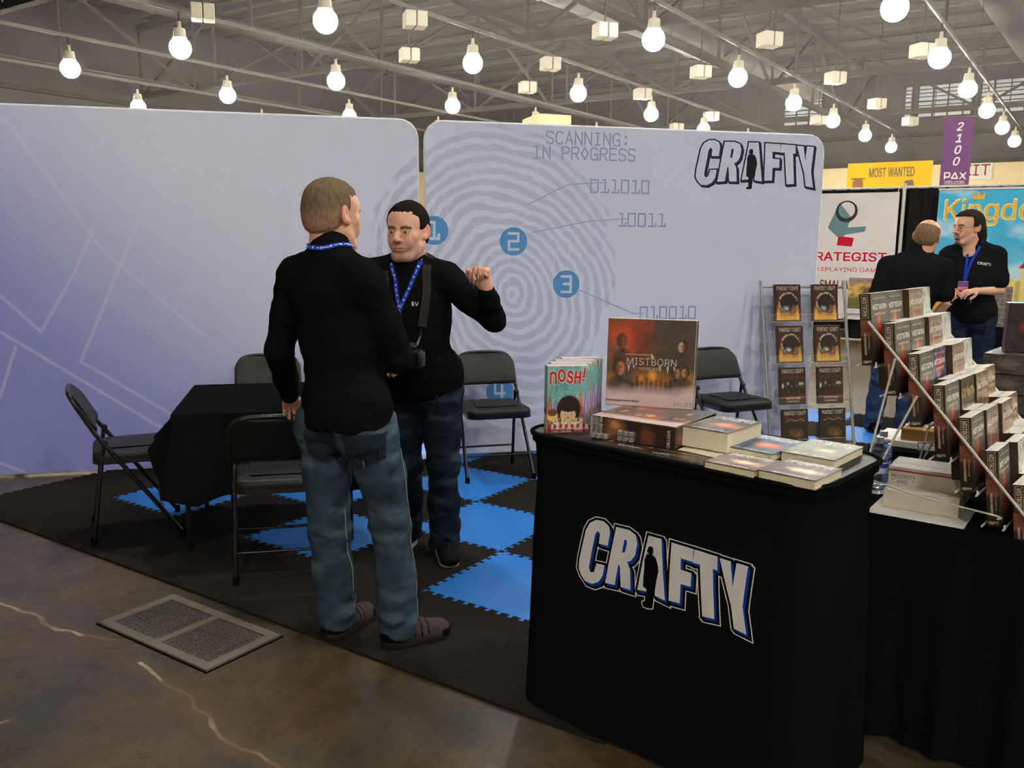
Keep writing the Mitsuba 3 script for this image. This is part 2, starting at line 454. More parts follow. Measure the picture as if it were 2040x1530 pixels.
# pale boxes clamped on the channels
bxm = [shape(cbox(-.34, -.02, -.3, .3, -.22, .24, .02), 'fixture_white'), shape(cbox(.02, .34, -.3, .3, -.22, .24, .02), 'fixture_white'), shape(bx(-.02, .02, -.25, .25, -.2, .2), 'fixture_slot')]
for a, b in ((18.5, 21.8), (22.1, 25.7), (18.5, 29.8), (22.1, 33.7), (14.2, 26.2), (14.2, 34.3), (10.1, 30.2), (18.5, 37.9), (10.0, 38.4), (22, 49.8), (18.5, 46.4), (6.1, 34.7), (10, 46.3), (14, 50.8), (9.8, 53.8), (23.4, 17.7)):
    k = thing('junction_box', 'pale square twin box hanging among the roof lamps', 'box', M4(*hall(a, b, 8.28), rz=.32), 'pale twin boxes among the roof lamps')
    for d, nm in zip(bxm, ('half_box', 'half_box', 'strap')):
        part(k, nm, d, None)
    part(k, 'hanger', shape(bar((0, 0, .2), (0, 0, .28 if a == 18.5 else 4.6), .04), 'truss_paint'), None)

# ------------------------------------------------------------------ high-bay lamps
hous = shape(lathe([(.001, .80), (.05, .80), (.06, .62), (.17, .58), (.19, .38), (.22, .30), (.2, .27), (.001, .27)], 20), 'fixture_white', 40)
rod = shape(bar((0, 0, .78), (0, 0, 1.06), .04), 'truss_paint')
vis = 0
for a in (5.1, 11.8, 18.5, 25.0, 31.4, 37.8, -1.5, -8.2):
    for b in (-9.6, -2.7, 4.2, 11.1, 18.0, 24.8, 32.0, 38.9, 45.4, 52.3, 59.4):
        if (a > 33 and b < 10) or (a < -5 and b > 40) or (a > 26 and b > 42) or (a < 0 and b > 50) or (a > 11 and b < 5) or (a > 18 and b < 12) or (a == 5.1 and b < 0):
            continue
        k = thing('hanging_lamp', 'round bright white high-bay lamp hanging from the roof', 'lamp', M4(*hall(a, b, LAMP_Z)), 'bright round roof lamps')
        scene[k + '__globe'] = {'type': 'sphere', 'center': [float(v) for v in hall(a, b, LAMP_Z)], 'radius': LAMP_R, 'bsdf': {'type': 'ref', 'id': 'lamp_bsdf'},
                                'emitter': {'type': 'area', 'radiance': {'type': 'rgb', 'value': list(LAMP_RADIANCE)}}}
        part(k, 'housing', hous, None)
        part(k, 'hanger', rod, None)
# ------------------------------------------------------------------ puzzle mat: tiles with interlocking teeth
S = 0.61
TX, TY = -.0474, 4.2202
NT = 21
def edge_line(kind, flip):
    """The outline of one edge from 0 to 1 (x along, y outward): dovetail teeth, or straight."""
    if kind == 'straight':
        return [(0, 0)]
    pts = [(0, 0)]
    for i in range(NT):
        c = (i + .5) / NT
        hb, ht, hh = .0135, .0190, .040
        if (i % 2) == flip:
            s = 1
        else:
            continue
        s = 1 if kind == 'out' else -1
        if kind == 'out':
            pts += [(c - hb, 0), (c - ht, hh), (c + ht, hh), (c + hb, 0)]
        else:
            pts += [(c - hb, 0), (c - ht, -hh), (c + ht, -hh), (c + hb, 0)]
    return pts
def tile_poly(kinds):
    """kinds: bottom, right, top, left edges; 'in' or 'out' teeth or 'straight'."""
    out = []
    fr = [((0, 0), (1, 0), (0, -1)), ((1, 0), (0, 1), (1, 0)), ((1, 1), (-1, 0), (0, 1)), ((0, 1), (0, -1), (-1, 0))]
    for k, ((ox, oy), (dx, dy), (nx, ny)) in zip(kinds, fr):
        for x, y in edge_line(k, 0):
            out.append(((ox + dx * x + nx * y) * S, (oy + dy * x + ny * y) * S))
    return Polygon(out).buffer(-.0012, join_style='mitre')
mk = thing('foam_mat', 'black and blue puzzle foam mat covering the booth floor', 'floor mat', np.eye(4))
tiles = {}
for i in range(-4, 5):
    for j in range(-2, 8):
        if (i == -4 and j < 0) or (i == -3 and j == -2):
            continue
        kinds = ['out' if j > -2 else 'straight', 'in', 'in' if j < 7 else 'in', 'out' if i > -4 else 'out']
        kinds = tuple(kinds)
        if kinds not in tiles:
            tiles[kinds] = prism(tile_poly(kinds), .012)
        blue = (i + j) % 2 == 0 and j > -2
        # local x -> A (i), local y -> B (j); A x B points down, so mirror x
        m = frame4(np.array([TX, TY, .001]) + S * (i * A + j * B), A, B, Z)
        kk = numbered(mk + '__tile')
        me = xf(tiles[kinds], m)
        me.invert()
        scene[kk] = shape(me, 'foam_blue' if blue else 'foam_black')

# ------------------------------------------------------------------ floor hatch
hk = thing('floor_hatch', 'steel utility hatch with two plates set in the concrete floor', 'floor hatch', frame4(np.array([TX, TY, 0]) + S * (0.285 * A - 2.685 * B), A, B, Z))
W_, D_ = 1.15 * S, .575 * S
hx = lambda m: (m.invert() or m)
def flipm(m):
    m = m.copy(); m.invert(); return m
fr = sbox(0, 0, W_, D_).difference(sbox(.045, .04, W_ / 2 - .018, D_ - .04)).difference(sbox(W_ / 2 + .018, .04, W_ - .045, D_ - .04))
part(hk, 'frame', flipm(prism(fr, .010)), 'hatch_frame')
part(hk, 'outer_joint', flipm(prism(sbox(-.008, -.008, W_ + .008, D_ + .008).difference(sbox(0, 0, W_, D_)), .002)), 'rubber')
for x0 in (.047, W_ / 2 + .02):
    w = W_ / 2 - .067
    pk = part(hk, 'plate', flipm(prism(sbox(x0, .042, x0 + w, D_ - .042), .006)), 'hatch_plate')
    ln = prism(rrect(x0 + w * .68, x0 + w * .95, .12, .2, .01).difference(rrect(x0 + w * .68 + .004, x0 + w * .95 - .004, .124, .196, .008)), .0075)
    part(pk, 'lift_flap', flipm(ln), 'hatch_line')
    part(pk, 'seam', flipm(prism(sbox(x0 + w * .1, .1, x0 + w * .1 + .003, D_ - .1), .0075)), 'hatch_line')

# ------------------------------------------------------------------ fabric display walls
WA = .2183
WX = np.array([math.cos(WA), math.sin(WA), 0])
WN = np.array([math.sin(WA), -math.cos(WA), 0])      # towards the camera
WO = np.array([-.624, 6.1315, 0])
WH = 2.368
FPX = .3, 
def seg_d(x, y, a, b):
    dx, dy = b[0] - a[0], b[1] - a[1]
    t = dr.clip(((x - a[0]) * dx + (y - a[1]) * dy) / (dx * dx + dy * dy), 0, 1)
    return dr.sqrt(dr.square(x - a[0] - t * dx) + dr.square(y - a[1] - t * dy))
LINES = [((-2.76, 2.33), (-2.594, 2.285)), ((-2.594, 2.285), (-2.079, 1.479)), ((-2.079, 1.479), (-1.481, 0.912)), ((-2.709, 1.194), (-2.486, 0.959)), ((-2.486, 0.959), (-2.266, 1.334)), ((-2.266, 1.334), (-2.13, 1.62)), ((-2.727, 0.963), (-1.2, -.12)),
         ((-1.956, 1.447), (-2.262, 0.761)), ((-2.262, 0.761), (-1.2, .03)), ((-2.644, 0.861), (-2.761, 0.538)), ((-2.796, 0.101), (-2.593, -0.004)), ((-1.956, 1.447), (-1.75, 1.9))]
def fabric_fn(p, n, uv):
    s = (p.x - float(WO[0])) * float(WX[0]) + (p.y - float(WO[1])) * float(WX[1])
    z = p.z
    base = mi.Color3f(lin((214, 218, 238)))
    # printed blue of the left panel, in two facets
    g = smoothstep(.7, 3.1, -s * 1.0 + (1.2 - z) * .95)
    base = mix(base, mi.Color3f(lin((132, 140, 214))), g * .9)
    ln = mi.Float(0)
    for a, b in LINES:
        ln = dr.maximum(ln, 1 - smoothstep(.004, .016, seg_d(s, z, a, b)))
    base = mix(base, mi.Color3f(lin((214, 212, 236))), ln * .42)
    # fingerprint
    wx = s + .09 * (fbm(s * 2.2, z * 2.2, 0.0, 2) - .5) + .018 * (noise(s * 16, z * 16, 0.0) - .5)
    wz = z + .16 * (fbm(s * 1.7 + 7, z * 1.7, 4.0, 2) - .5) + .018 * (noise(s * 16 + 9, z * 16, 3.0) - .5)
    dx, dz = wx - .64, wz - 1.16
    ca, sa = math.cos(.55), math.sin(.55)
    u, v = dx * ca + dz * sa, -dx * sa + dz * ca
    rad = dr.sqrt(dr.square(u * 1.14) + dr.square(v * .86))
    low = smoothstep(-.15, -.75, dz)                     # ridges below the core sweep down and to the right
    rad = rad * (1 - .0 * low)
    ph = rad / .0745
    ph = ph + .35 * (fbm(s * 3.1, z * 3.1, 11.0, 2) - .5) * 2
    tri = dr.abs(ph - dr.floor(ph) - .5) * 2
    edge = .46 + .22 * (noise(s * 22, z * 22, 6.0) - .5)
    ridge = smoothstep(edge - .1, edge + .1, tri)
    # outline of the finger
    ex, ez = (s - .50) / .93, (z - 1.33) / 1.06
    rr = dr.sqrt(ex * ex + ez * ez) + .11 * (noise(s * 6, z * 14, 2.0) - .5)
    tail = smoothstep(.28, .4, s - (.62 - z) * .2) * smoothstep(1.12, .95, s) * smoothstep(.95, .7, z) * smoothstep(.0, .35, z)
    inside = dr.maximum(1 - smoothstep(.94, .99, rr), tail * .8)
    gapx = smoothstep(.015, .03, dr.abs(noise(s * 9, z * 5, 9.0) - .5))
    dark = ridge * inside * (.55 + .45 * gapx)
    fp = mix(base, mi.Color3f(lin((172, 181, 208))), dark * .62)
    weave = .985 + .03 * noise(s * 300, z * 300, 0.0)
    return fp * weave
mat('fabric_print', proc(fabric_fn), .75, spec=.2)
mat('fabric_edge', (228, 228, 236), .75, spec=.2)
mat('print_blue', (92, 150, 205), .7, spec=.2)
mat('print_grey', (140, 158, 190), .7, spec=.2)
mat('print_pale', (205, 214, 232), .7, spec=.2)
mat('print_line', (150, 168, 196), .7, spec=.2)
mat('logo_white', (224, 222, 220), .7, spec=.2)
mat('logo_lilac', (216, 220, 238), .7, spec=.2)
mat('logo_black', (18, 19, 22), .7, spec=.2)
mat('logo_navy', (44, 52, 72), .7, spec=.2)
mat('logo_blue', (20, 66, 168), .7, spec=.2)
mat('logo_dark', (38, 38, 42), .7, spec=.2)
MW = frame4(WO + Z * .0135, WX, Z, WN)       # wall coordinates: x along, y up, z out towards the camera
def fabric_panel(s0, s1, label):
    k = thing('fabric_display', label, 'display wall', MW)
    out = rrect(s0, s1, 0, WH, .13, 10)
    inner = out.buffer(-.012)
    front = sheet(inner, .0, None)
    back = flipm(sheet(out.buffer(-.012), -.05))
    # rounded rim
    ring = []
    nn = 200
    for off, zz in ((-.012, 0), (-.004, -.004), (0, -.014), (0, -.036), (-.004, -.046), (-.012, -.05)):
        c = out.buffer(off).exterior
        ring.append(np.array([[*c.interpolate(t, normalized=True).coords[0], zz] for t in np.linspace(0, 1, nn, endpoint=False)]))
    v = np.vstack(ring)
    f = []
    for i in range(len(ring) - 1):
        for j in range(nn):
            a, b = i * nn + j, i * nn + (j + 1) % nn
            f += [(a, a + nn, b + nn), (a, b + nn, b)]
    part(k, 'fabric', front, 'fabric_print')
    part(k, 'rim', trimesh.Trimesh(v, f, process=False), 'fabric_edge', True)
    part(k, 'back_fabric', back, 'fabric_edge')
    for s in (s0 + .35, s1 - .35):
        part(k, 'foot', xf(cbox(s - .03, s + .03, .0, .008, -.25, -.051, .003), np.eye(4)), 'steel')
    return k
kl = fabric_panel(-3.06, -.028, 'left fabric display wall printed pale blue with faint diagonal lines')
kr = fabric_panel(.006, 3.06, 'right fabric display wall printed with a grey fingerprint and a logo')
PZ = .0012
def wprint(name, poly, m, z=PZ, label=None, parent=None):
    return part(parent or kr, name, sheet(poly, z) if not isinstance(poly, trimesh.Trimesh) else xf(poly, M4(z=z)), m, label=label)
def strokes_at(s, cx, cy, h, w=.1, adv=.86):
    p = stroked(s, h, w, adv)
    b = p.bounds
    return affinity.translate(p, cx - (b[0] + b[2]) / 2, cy - (b[1] + b[3]) / 2)
wprint('lettering', strokes_at('SCANNING:', 1.168, 2.275, .082, .13), 'print_grey', label='grey lettering SCANNING:')
wprint('lettering', strokes_at('IN PROGRESS', 1.162, 2.172, .082, .13), 'print_grey', label='grey lettering IN PROGRESS')
for s, x, y in (('011010', 1.427, 1.948), ('10011', 1.607, 1.712), ('010010', 1.835, 1.03)):
    wprint('lettering', strokes_at(s, x, y, .088, .12, .88), 'print_grey', label=f'grey digits {s}')
for s, x, y in (('1', .073, 1.62), ('2', .641, 1.549), ('3', 1.037, 1.245), ('4', .548, .464)):
    c = Point(x, y).buffer(.1, quad_segs=16)
    if s == '1':
        c = c.intersection(sbox(.02, 0, 3, 3))
    ck = wprint('disc', c, 'print_blue', label=f'blue printed disc with the digit {s}')
    wprint('digit', strokes_at(s, x, y, .112, .16), 'print_pale', PZ + .0008, parent=ck)
for l in ([(1.30, 1.972), (1.218, 1.97), (1.031, 1.952), (.737, 1.806)], [(1.50, 1.72), (1.435, 1.717), (1.187, 1.696), (.776, 1.613)], [(1.141, 1.201), (1.562, 1.027), (1.641, 1.027)]):
    wprint('leader_line', LineString(l[:-1] + [l[-1]]).buffer(.004), 'print_line', PZ + .0002)

# the logo: letters drawn on a 700 x 300 sheet (y down), a silhouetted figure in the A
LOGO = {
 'C': ([(152,1075),(140,1050),(142,1010),(163,885),(178,852),(205,834),(238,832),(262,845),(270,872),(264,925),(224,925),(226,886),(217,876),(206,890),(186,1035),(194,1052),(210,1046),(219,1008),(256,1005),(250,1050),(234,1080),(205,1098),(172,1096)], []),
 'R': ([(294,840),(350,838),(380,850),(390,880),(384,930),(368,955),(352,965),(366,990),(372,1072),(330,1072),(322,990),(316,985),(304,1072),(262,1076)], [[(334,880),(344,880),(346,890),(340,930),(328,934)]]),
 'A': ([(432,838),(486,838),(516,1068),(474,1062),(470,1010),(446,1010),(440,1056),(400,1062)], []),
 'F': ([(526,840),(612,842),(612,890),(568,888),(570,930),(612,932),(612,984),(574,984),(574,1060),(530,1062)], []),
 'T': ([(616,842),(700,846),(704,896),(688,894),(704,1078),(660,1082),(640,892),(612,892)], []),
 'Y': ([(708,848),(748,850),(762,940),(768,850),(808,852),(800,1000),(818,1098),(774,1090),(760,1010)], [])}
MAN = [(438,880),(446,876),(456,880),(458,896),(454,906),(470,916),(480,940),(484,962),(478,1000),(474,1042),(464,1046),(462,1080),(460,1112),(448,1116),(430,1116),(428,1106),(440,1100),(438,1046),(424,1040),(424,1000),(426,960),(424,935),(432,910),(442,906),(432,900),(434,890)]
def logo_polys():
    fix = lambda pts: [(x - 128, 1118 - y) for x, y in pts]
    L = {k: Polygon(fix(o), [fix(h) for h in hs]).buffer(0) for k, (o, hs) in LOGO.items()}
    return L, Polygon(fix(MAN)).buffer(0)
LP, LMAN = logo_polys()
LALL = unary_union(list(LP.values()))
def logo_map(x0, y0, sx, sy):
    return lambda g: affinity.affine_transform(g, [sx, 0, 0, sy, x0, y0])
lm = logo_map(1.995, 1.948, 1.0 / 704, .352 / 288)
LFAT = LALL.buffer(6, join_style='mitre')
sh = unary_union([affinity.translate(LFAT, 7 * t, -7 * t) for t in (0, .4, .8, 1.2)])
lk = wprint('logo', lm(sh.buffer(2, join_style='mitre').difference(LALL.buffer(-1))), 'logo_navy', PZ, label='dark outline of the lettering CRAFTY')
for nm, g in LP.items():
    wprint('letter', lm(g), 'logo_lilac', PZ + .0006, parent=lk)
wprint('figure', lm(LMAN), 'logo_dark', PZ + .0012, parent=lk, label='dark silhouette of a standing figure in a coat')

# ------------------------------------------------------------------ folding chairs
def chair_parts():
    P = {}
    def side(s):
        foot, knee, sh_, top = (s * .226, .215, .012), (s * .214, -.02, .35), (s * .205, -.175, .575), (s * .198, -.243, .70)
        return foot, knee, sh_, top
    l, r = [np.array(v) for v in side(-1)], [np.array(v) for v in side(1)]
    arc = [np.array([-.198 + .0, -.243, .70]), np.array([-.180, -.271, .752]), np.array([-.13, -.287, .782]), np.array([0, -.292, .790]), np.array([.13, -.287, .782]), np.array([.180, -.271, .752])]
    path = np.vstack([np.linspace(l[0], l[2], 5), curve(arc + [r[3]], 5), np.linspace(r[2], r[0], 5)])
    P['back_frame'] = [shape(tube(path, .0115, 10), 'black_metal', 50)]
    legs = []
    for s in (-1, 1):
        legs.append(shape(tube(np.linspace((s * .192, -.140, .535), (s * .20, -.215, .012), 6), .0105, 10), 'black_metal', 50))
    P['rear_leg'] = legs
    P['rubber_foot'] = [shape(tube([(x, y, 0.0), (x, y, .035)], .0145, 10), 'rubber', 50) for x, y in ((-.226, .214), (.226, .214), (-.20, -.216), (.20, -.216))]
    P['crossbar'] = [shape(tube([(-.218, .12, .15), (.218, .12, .15)], .007, 8), 'black_metal', 50), shape(tube([(-.198, -.196, .14), (.198, -.196, .14)], .007, 8), 'black_metal', 50)]
    # seat pan and cushion: trapezoid with rounded corners
    seat = Polygon([(-.195, -.195), (.195, -.195), (.215, .21), (-.215, .21)]).buffer(-.06).buffer(.06, quad_segs=8)
    v, f = [], []
    def loft(poly_z, n=64):
        rings = [np.array([[*poly.exterior.interpolate(t, normalized=True).coords[0], z] for t in np.linspace(0, 1, n, endpoint=False)]) for poly, z in poly_z]
        vv = np.vstack(rings + [rings[0].mean(0, keepdims=True), rings[-1].mean(0, keepdims=True)])
        ff = []
        for i in range(len(rings) - 1):
            for j in range(n):
                a, b = i * n + j, i * n + (j + 1) % n
                ff += [(a, b, b + n), (a, b + n, a + n)]
        k = len(rings) * n
        for j in range(n):
            ff += [(k, (j + 1) % n, j), (k + 1, (len(rings) - 1) * n + j, (len(rings) - 1) * n + (j + 1) % n)]
        m = trimesh.Trimesh(vv, ff, process=False)
        if m.volume < 0:
            m.invert()
        return m
    globals()['loft'] = loft
    P['seat'] = [shape(loft([(seat.buffer(-.02), .435), (seat, .44), (seat.buffer(.002), .455), (seat.buffer(-.004), .468), (seat.buffer(-.02), .478), (seat.buffer(-.07), .486)]), 'black_vinyl', 60)]
    P['seat_pan'] = [shape(loft([(seat.buffer(-.004), .412), (seat.buffer(.004), .414), (seat.buffer(.004), .440), (seat.buffer(-.004), .441)]), 'black_metal', 40)]
    # back pad, curved a little
    pad = rrect(-.212, .212, .0, .203, .085, 10).union(rrect(-.212, .212, .0, .10, .02))
    m = loft([(pad.buffer(-.02), -.012), (pad.buffer(-.004), -.011), (pad, -.004), (pad, .006), (pad.buffer(-.004), .014), (pad.buffer(-.018), .021), (pad.buffer(-.06), .025)], 96)
    v = np.array(m.vertices)
    x, y, z = v.T
    tilt = -.24
    yy = -.186 - (y) * .54 + z * .9 + .35 * x * x
    v2 = np.column_stack([x, yy, .580 + y * .98 + z * .45])
    P['backrest'] = [shape(trimesh.Trimesh(v2, m.faces, process=False), 'black_vinyl', 60)]
    P['hinge'] = [shape(tube([(s * .188, -.137, .53), (s * .214, -.137, .53)], .016, 10), 'black_metal', 50) for s in (-1, 1)]
    P['link'] = [shape(bar((s * .197, -.175, .455), (s * .21, -.06, .43), .008, .02), 'black_metal') for s in (-1, 1)]
    return P
CH = chair_parts()
def chair(x, y, heading, label):
    """heading: direction the sitter would face, degrees."""
    k = thing('folding_chair', label, 'chair', M4(x, y, .013, rz=math.radians(heading - 90)), 'black folding chairs')
    for nm, ds in CH.items():
        for d in ds:
            part(k, nm, d, None)
    return k
chair(-2.02, 4.52, 25, 'black folding chair at the far left, seen from the side, seat under the tablecloth')
chair(-1.10, 4.0, 103, 'black folding chair seen from behind, its backrest under the hand of the near man')
chair(-1.56, 5.47, -75, 'black folding chair behind the covered table, only its backrest showing')
chair(-.125, 5.72, -74, 'black folding chair in front of the blue disc with the digit 4')
chair(1.56, 6.06, -66, 'black folding chair behind the counter, beside the leaflet rack')

# ------------------------------------------------------------------ card table under a black cloth
tw, td = np.array([math.cos(.225), math.sin(.225), 0]), np.array([-math.sin(.225), math.cos(.225), 0])
TO = np.array([-1.625, 4.09, .013])
k = thing('card_table', 'square card table hidden under a black tablecloth', 'table', frame4(TO, tw, td, Z))
part(k, 'tabletop', cbox(0, .86, 0, .86, .675, .70), 'black_top')
for x, y in ((.03, .09), (.83, .09), (.03, .80), (.83, .80)):
    part(k, 'leg', tube([(x, y, 0), (x, y, .68)], .013, 10), 'black_metal', 50)
def cloth_table(U, V):
    # perimeter of the top, counter-clockwise from the front-left corner
    r = .015
    t = U * 4
    side = np.minimum(t.astype(int), 3)
    q = t - side
    L = .88
    C = np.array([[-.01, -.01], [.87, -.01], [.87, .87], [-.01, .87], [-.01, -.01]])
    P = C[side] * (1 - q[:, None]) + C[side + 1] * q[:, None]
    Nn = np.array([[0, -1], [1, 0], [0, 1], [-1, 0], [0, -1]])
    prev, nxt = Nn[(side - 1) % 4], Nn[(side + 1) % 4]
    w1, w2 = np.clip(1 - q / .12, 0, 1) * .5, np.clip(1 - (1 - q) / .12, 0, 1) * .5
    N = Nn[side] * (1 - w1 - w2)[:, None] + prev * w1[:, None] + nxt * w2[:, None]
    N /= np.linalg.norm(N, axis=1, keepdims=True)
    drop0 = np.array([.40, .30, .25, .20])
    dd = drop0[side] * (1 - w1 - w2) + drop0[(side - 1) % 4] * w1 + drop0[(side + 1) % 4] * w2
    corner = np.maximum(np.clip(1 - q / .25, 0, 1), np.clip(1 - (1 - q) / .25, 0, 1))
    front_left = np.where(side == 0, np.clip(1 - q / .35, 0, 1), 0)
    dd = dd + .05 * corner ** 2 + .05 * front_left
    wave = .018 * np.sin(q * 17 + side * 2) + .02 * corner
    flare = np.where(side == 3, .16, .01) * (1 - corner) + .07 * corner
    out = (flare * V ** 1.2 + wave * V)
    drop = np.sin(np.minimum(V * 1.0, 1) * PI / 2) ** .9
    z = .716 - dd * V
    z = np.where(V < .03, .718, z)
    xy = P + N * (out * .9 + .004)[:, None]
    return np.column_stack([xy, z])
m, U_, V_ = draped(cloth_table, 160, 14, True)
top = sheet(rrect(-.012, .872, -.012, .872, .006, 3), .7175)
k = thing('tablecloth', 'black tablecloth draped over the card table at the left', 'tablecloth', frame4(TO, tw, td, Z))
put(k + '__top_cloth', shape(top, 'black_cloth'))
put(k + '__skirt', shape(m, 'black_cloth', True))

# ------------------------------------------------------------------ display counter in its black cover
CD = np.array([.742, -.670, 0]); CD /= np.linalg.norm(CD)
CN = np.array([-CD[1], CD[0], 0])            # away from the camera
CO = np.array([.045, 2.795, .0])
CL, CW, CHT = .99, .475, .95
ck = thing('display_counter', 'tall counter in a fitted black cloth cover with a large printed logo', 'counter', frame4(CO, CD, CN, Z))
cpoly = rrect(0, CL, 0, CW, .085, 10)
def ring_pts(poly, n):
    # start at the front-left, go along the front
    c = poly.exterior
    ts = np.linspace(0, 1, n, endpoint=False)
    p = np.array([c.interpolate(t, normalized=True).coords[0] for t in ts])
    if not c.is_ccw:
        p = p[::-1]
    return p
NR = 260
base_ring = ring_pts(cpoly, NR)
cen = np.array([CL / 2, CW / 2])
_t = np.roll(base_ring, -1, 0) - np.roll(base_ring, 1, 0)
_t /= np.linalg.norm(_t, axis=1, keepdims=True)
NRM = np.column_stack([_t[:, 1], -_t[:, 0]])
def cover_off(x, y, z):
    """How far the cover stands off the counter's outline at height z."""
    h = (CHT - z) / CHT
    p = np.column_stack([x * 3.1 + 4, y * 3.1, z * 1.3])
    fold = meshkit.noise(p * [2.2, 2.2, .8], 3) - .5
    diag = np.sin((x * 7 - z * 5)) * .5
    return .004 + .020 * h ** 1.5 + (fold * .020 + diag * .003) * np.clip(h * 3, 0, 1) - .010 * np.exp(-((z - .80) / .12) ** 2)
def cover(U, V):
    i = np.round(U * NR).astype(int) % NR
    z = np.where(V < .06, CHT - .03 * V / .06, CHT - .03 - (CHT - .045) * (V - .06) / .94)
    lip = np.where(z > CHT - .032, .010, 0.0)
    xy = base_ring[i] + NRM[i] * (cover_off(base_ring[i, 0], base_ring[i, 1], z) + lip)[:, None]
    return np.column_stack([xy, z])
m, _, _ = draped(cover, NR, 60, True)
part(ck, 'cover', m, 'black_cloth', True, label='black cloth cover')
part(ck, 'rim', tube(np.column_stack([ring_pts(cpoly.buffer(.011), 120), np.full(120, CHT)]), .009, 8, closed=True), 'black_cloth', True)
part(ck, 'top', sheet(cpoly.buffer(.008), CHT + .002), 'black_top', label='black counter top')
part(ck, 'inner_case', prism(cpoly.buffer(-.02), CHT - .01, .005), 'black_top')
# logo on the front of the cover
flm = logo_map(.235, .495, .60 / 704, .225 / 288)
def on_front(g, off, maxe=.02):
    m = sheet(flm(g), 0, maxe)
    v = np.array(m.vertices)
    x, z = v[:, 0], v[:, 1]
    y = -cover_off(x, np.zeros_like(x), z) - off
    return trimesh.Trimesh(np.column_stack([x, y, z]), m.faces, process=False)
sh2 = unary_union([affinity.translate(LALL, 9 * t, -9 * t) for t in (0, .5, 1)])
blk = unary_union([affinity.translate(LALL.buffer(9, join_style='mitre'), 10 * t, -10 * t) for t in (0, .5, 1)]).union(LMAN.buffer(6))
lk2 = part(ck, 'logo', on_front(blk.buffer(4, join_style='mitre').difference(blk), .0010), 'logo_white', label='thin white outline of the lettering CRAFTY')
part(lk2, 'ground', on_front(blk, .0008), 'logo_black')
part(lk2, 'shadow_print', on_front(sh2, .0014), 'logo_blue', label='blue edge of the letters')
for nm, g in LP.items():
    part(lk2, 'letter', on_front(g, .0022), 'logo_white')
part(lk2, 'figure', on_front(LMAN, .0030), 'logo_black', label='black silhouette of a standing figure in a coat')

# ------------------------------------------------------------------ right table under a black cloth
RX, RY = np.array([.76, -.65, 0]), np.array([.65, .76, 0])
RO = np.array([1.088, 2.672, 0])
k = thing('display_table', 'long table under a black cloth at the right, holding the book rack', 'table', frame4(RO, RX, RY, Z))
TL, TD, TZ = .80, 1.95, .74
tp = rrect(0, TL, 0, TD, .012, 4)
tr = ring_pts(tp, 280)
_t = np.roll(tr, -1, 0) - np.roll(tr, 1, 0)
_t /= np.linalg.norm(_t, axis=1, keepdims=True)
TN = np.column_stack([_t[:, 1], -_t[:, 0]])
_s = np.arange(280) / 280
def skirt(U, V):
    i = np.round(U * 280).astype(int) % 280
    z = TZ - (TZ - .016) * V
    fold = .020 * np.sin(i * .55) + .014 * np.sin(i * 1.31 + 1)
    xy = tr[i] + TN[i] * (.006 + V ** .8 * (.012 + fold * .8))[:, None]
    return np.column_stack([xy, z])
m, _, _ = draped(skirt, 280, 20, True)
part(k, 'cloth_skirt', m, 'black_cloth', True)
part(k, 'cloth_top', sheet(tp.buffer(.006), TZ + .0005), 'black_cloth')
part(k, 'tabletop', bx(.01, TL - .01, .01, TD - .01, TZ - .03, TZ - .003), 'black_top')
for x, y in ((.1, .15), (TL - .1, .15), (.1, TD - .15), (TL - .1, TD - .15)):
    part(k, 'leg', tube([(x, y, .015), (x, y, TZ - .03)], .013, 8), 'black_metal')
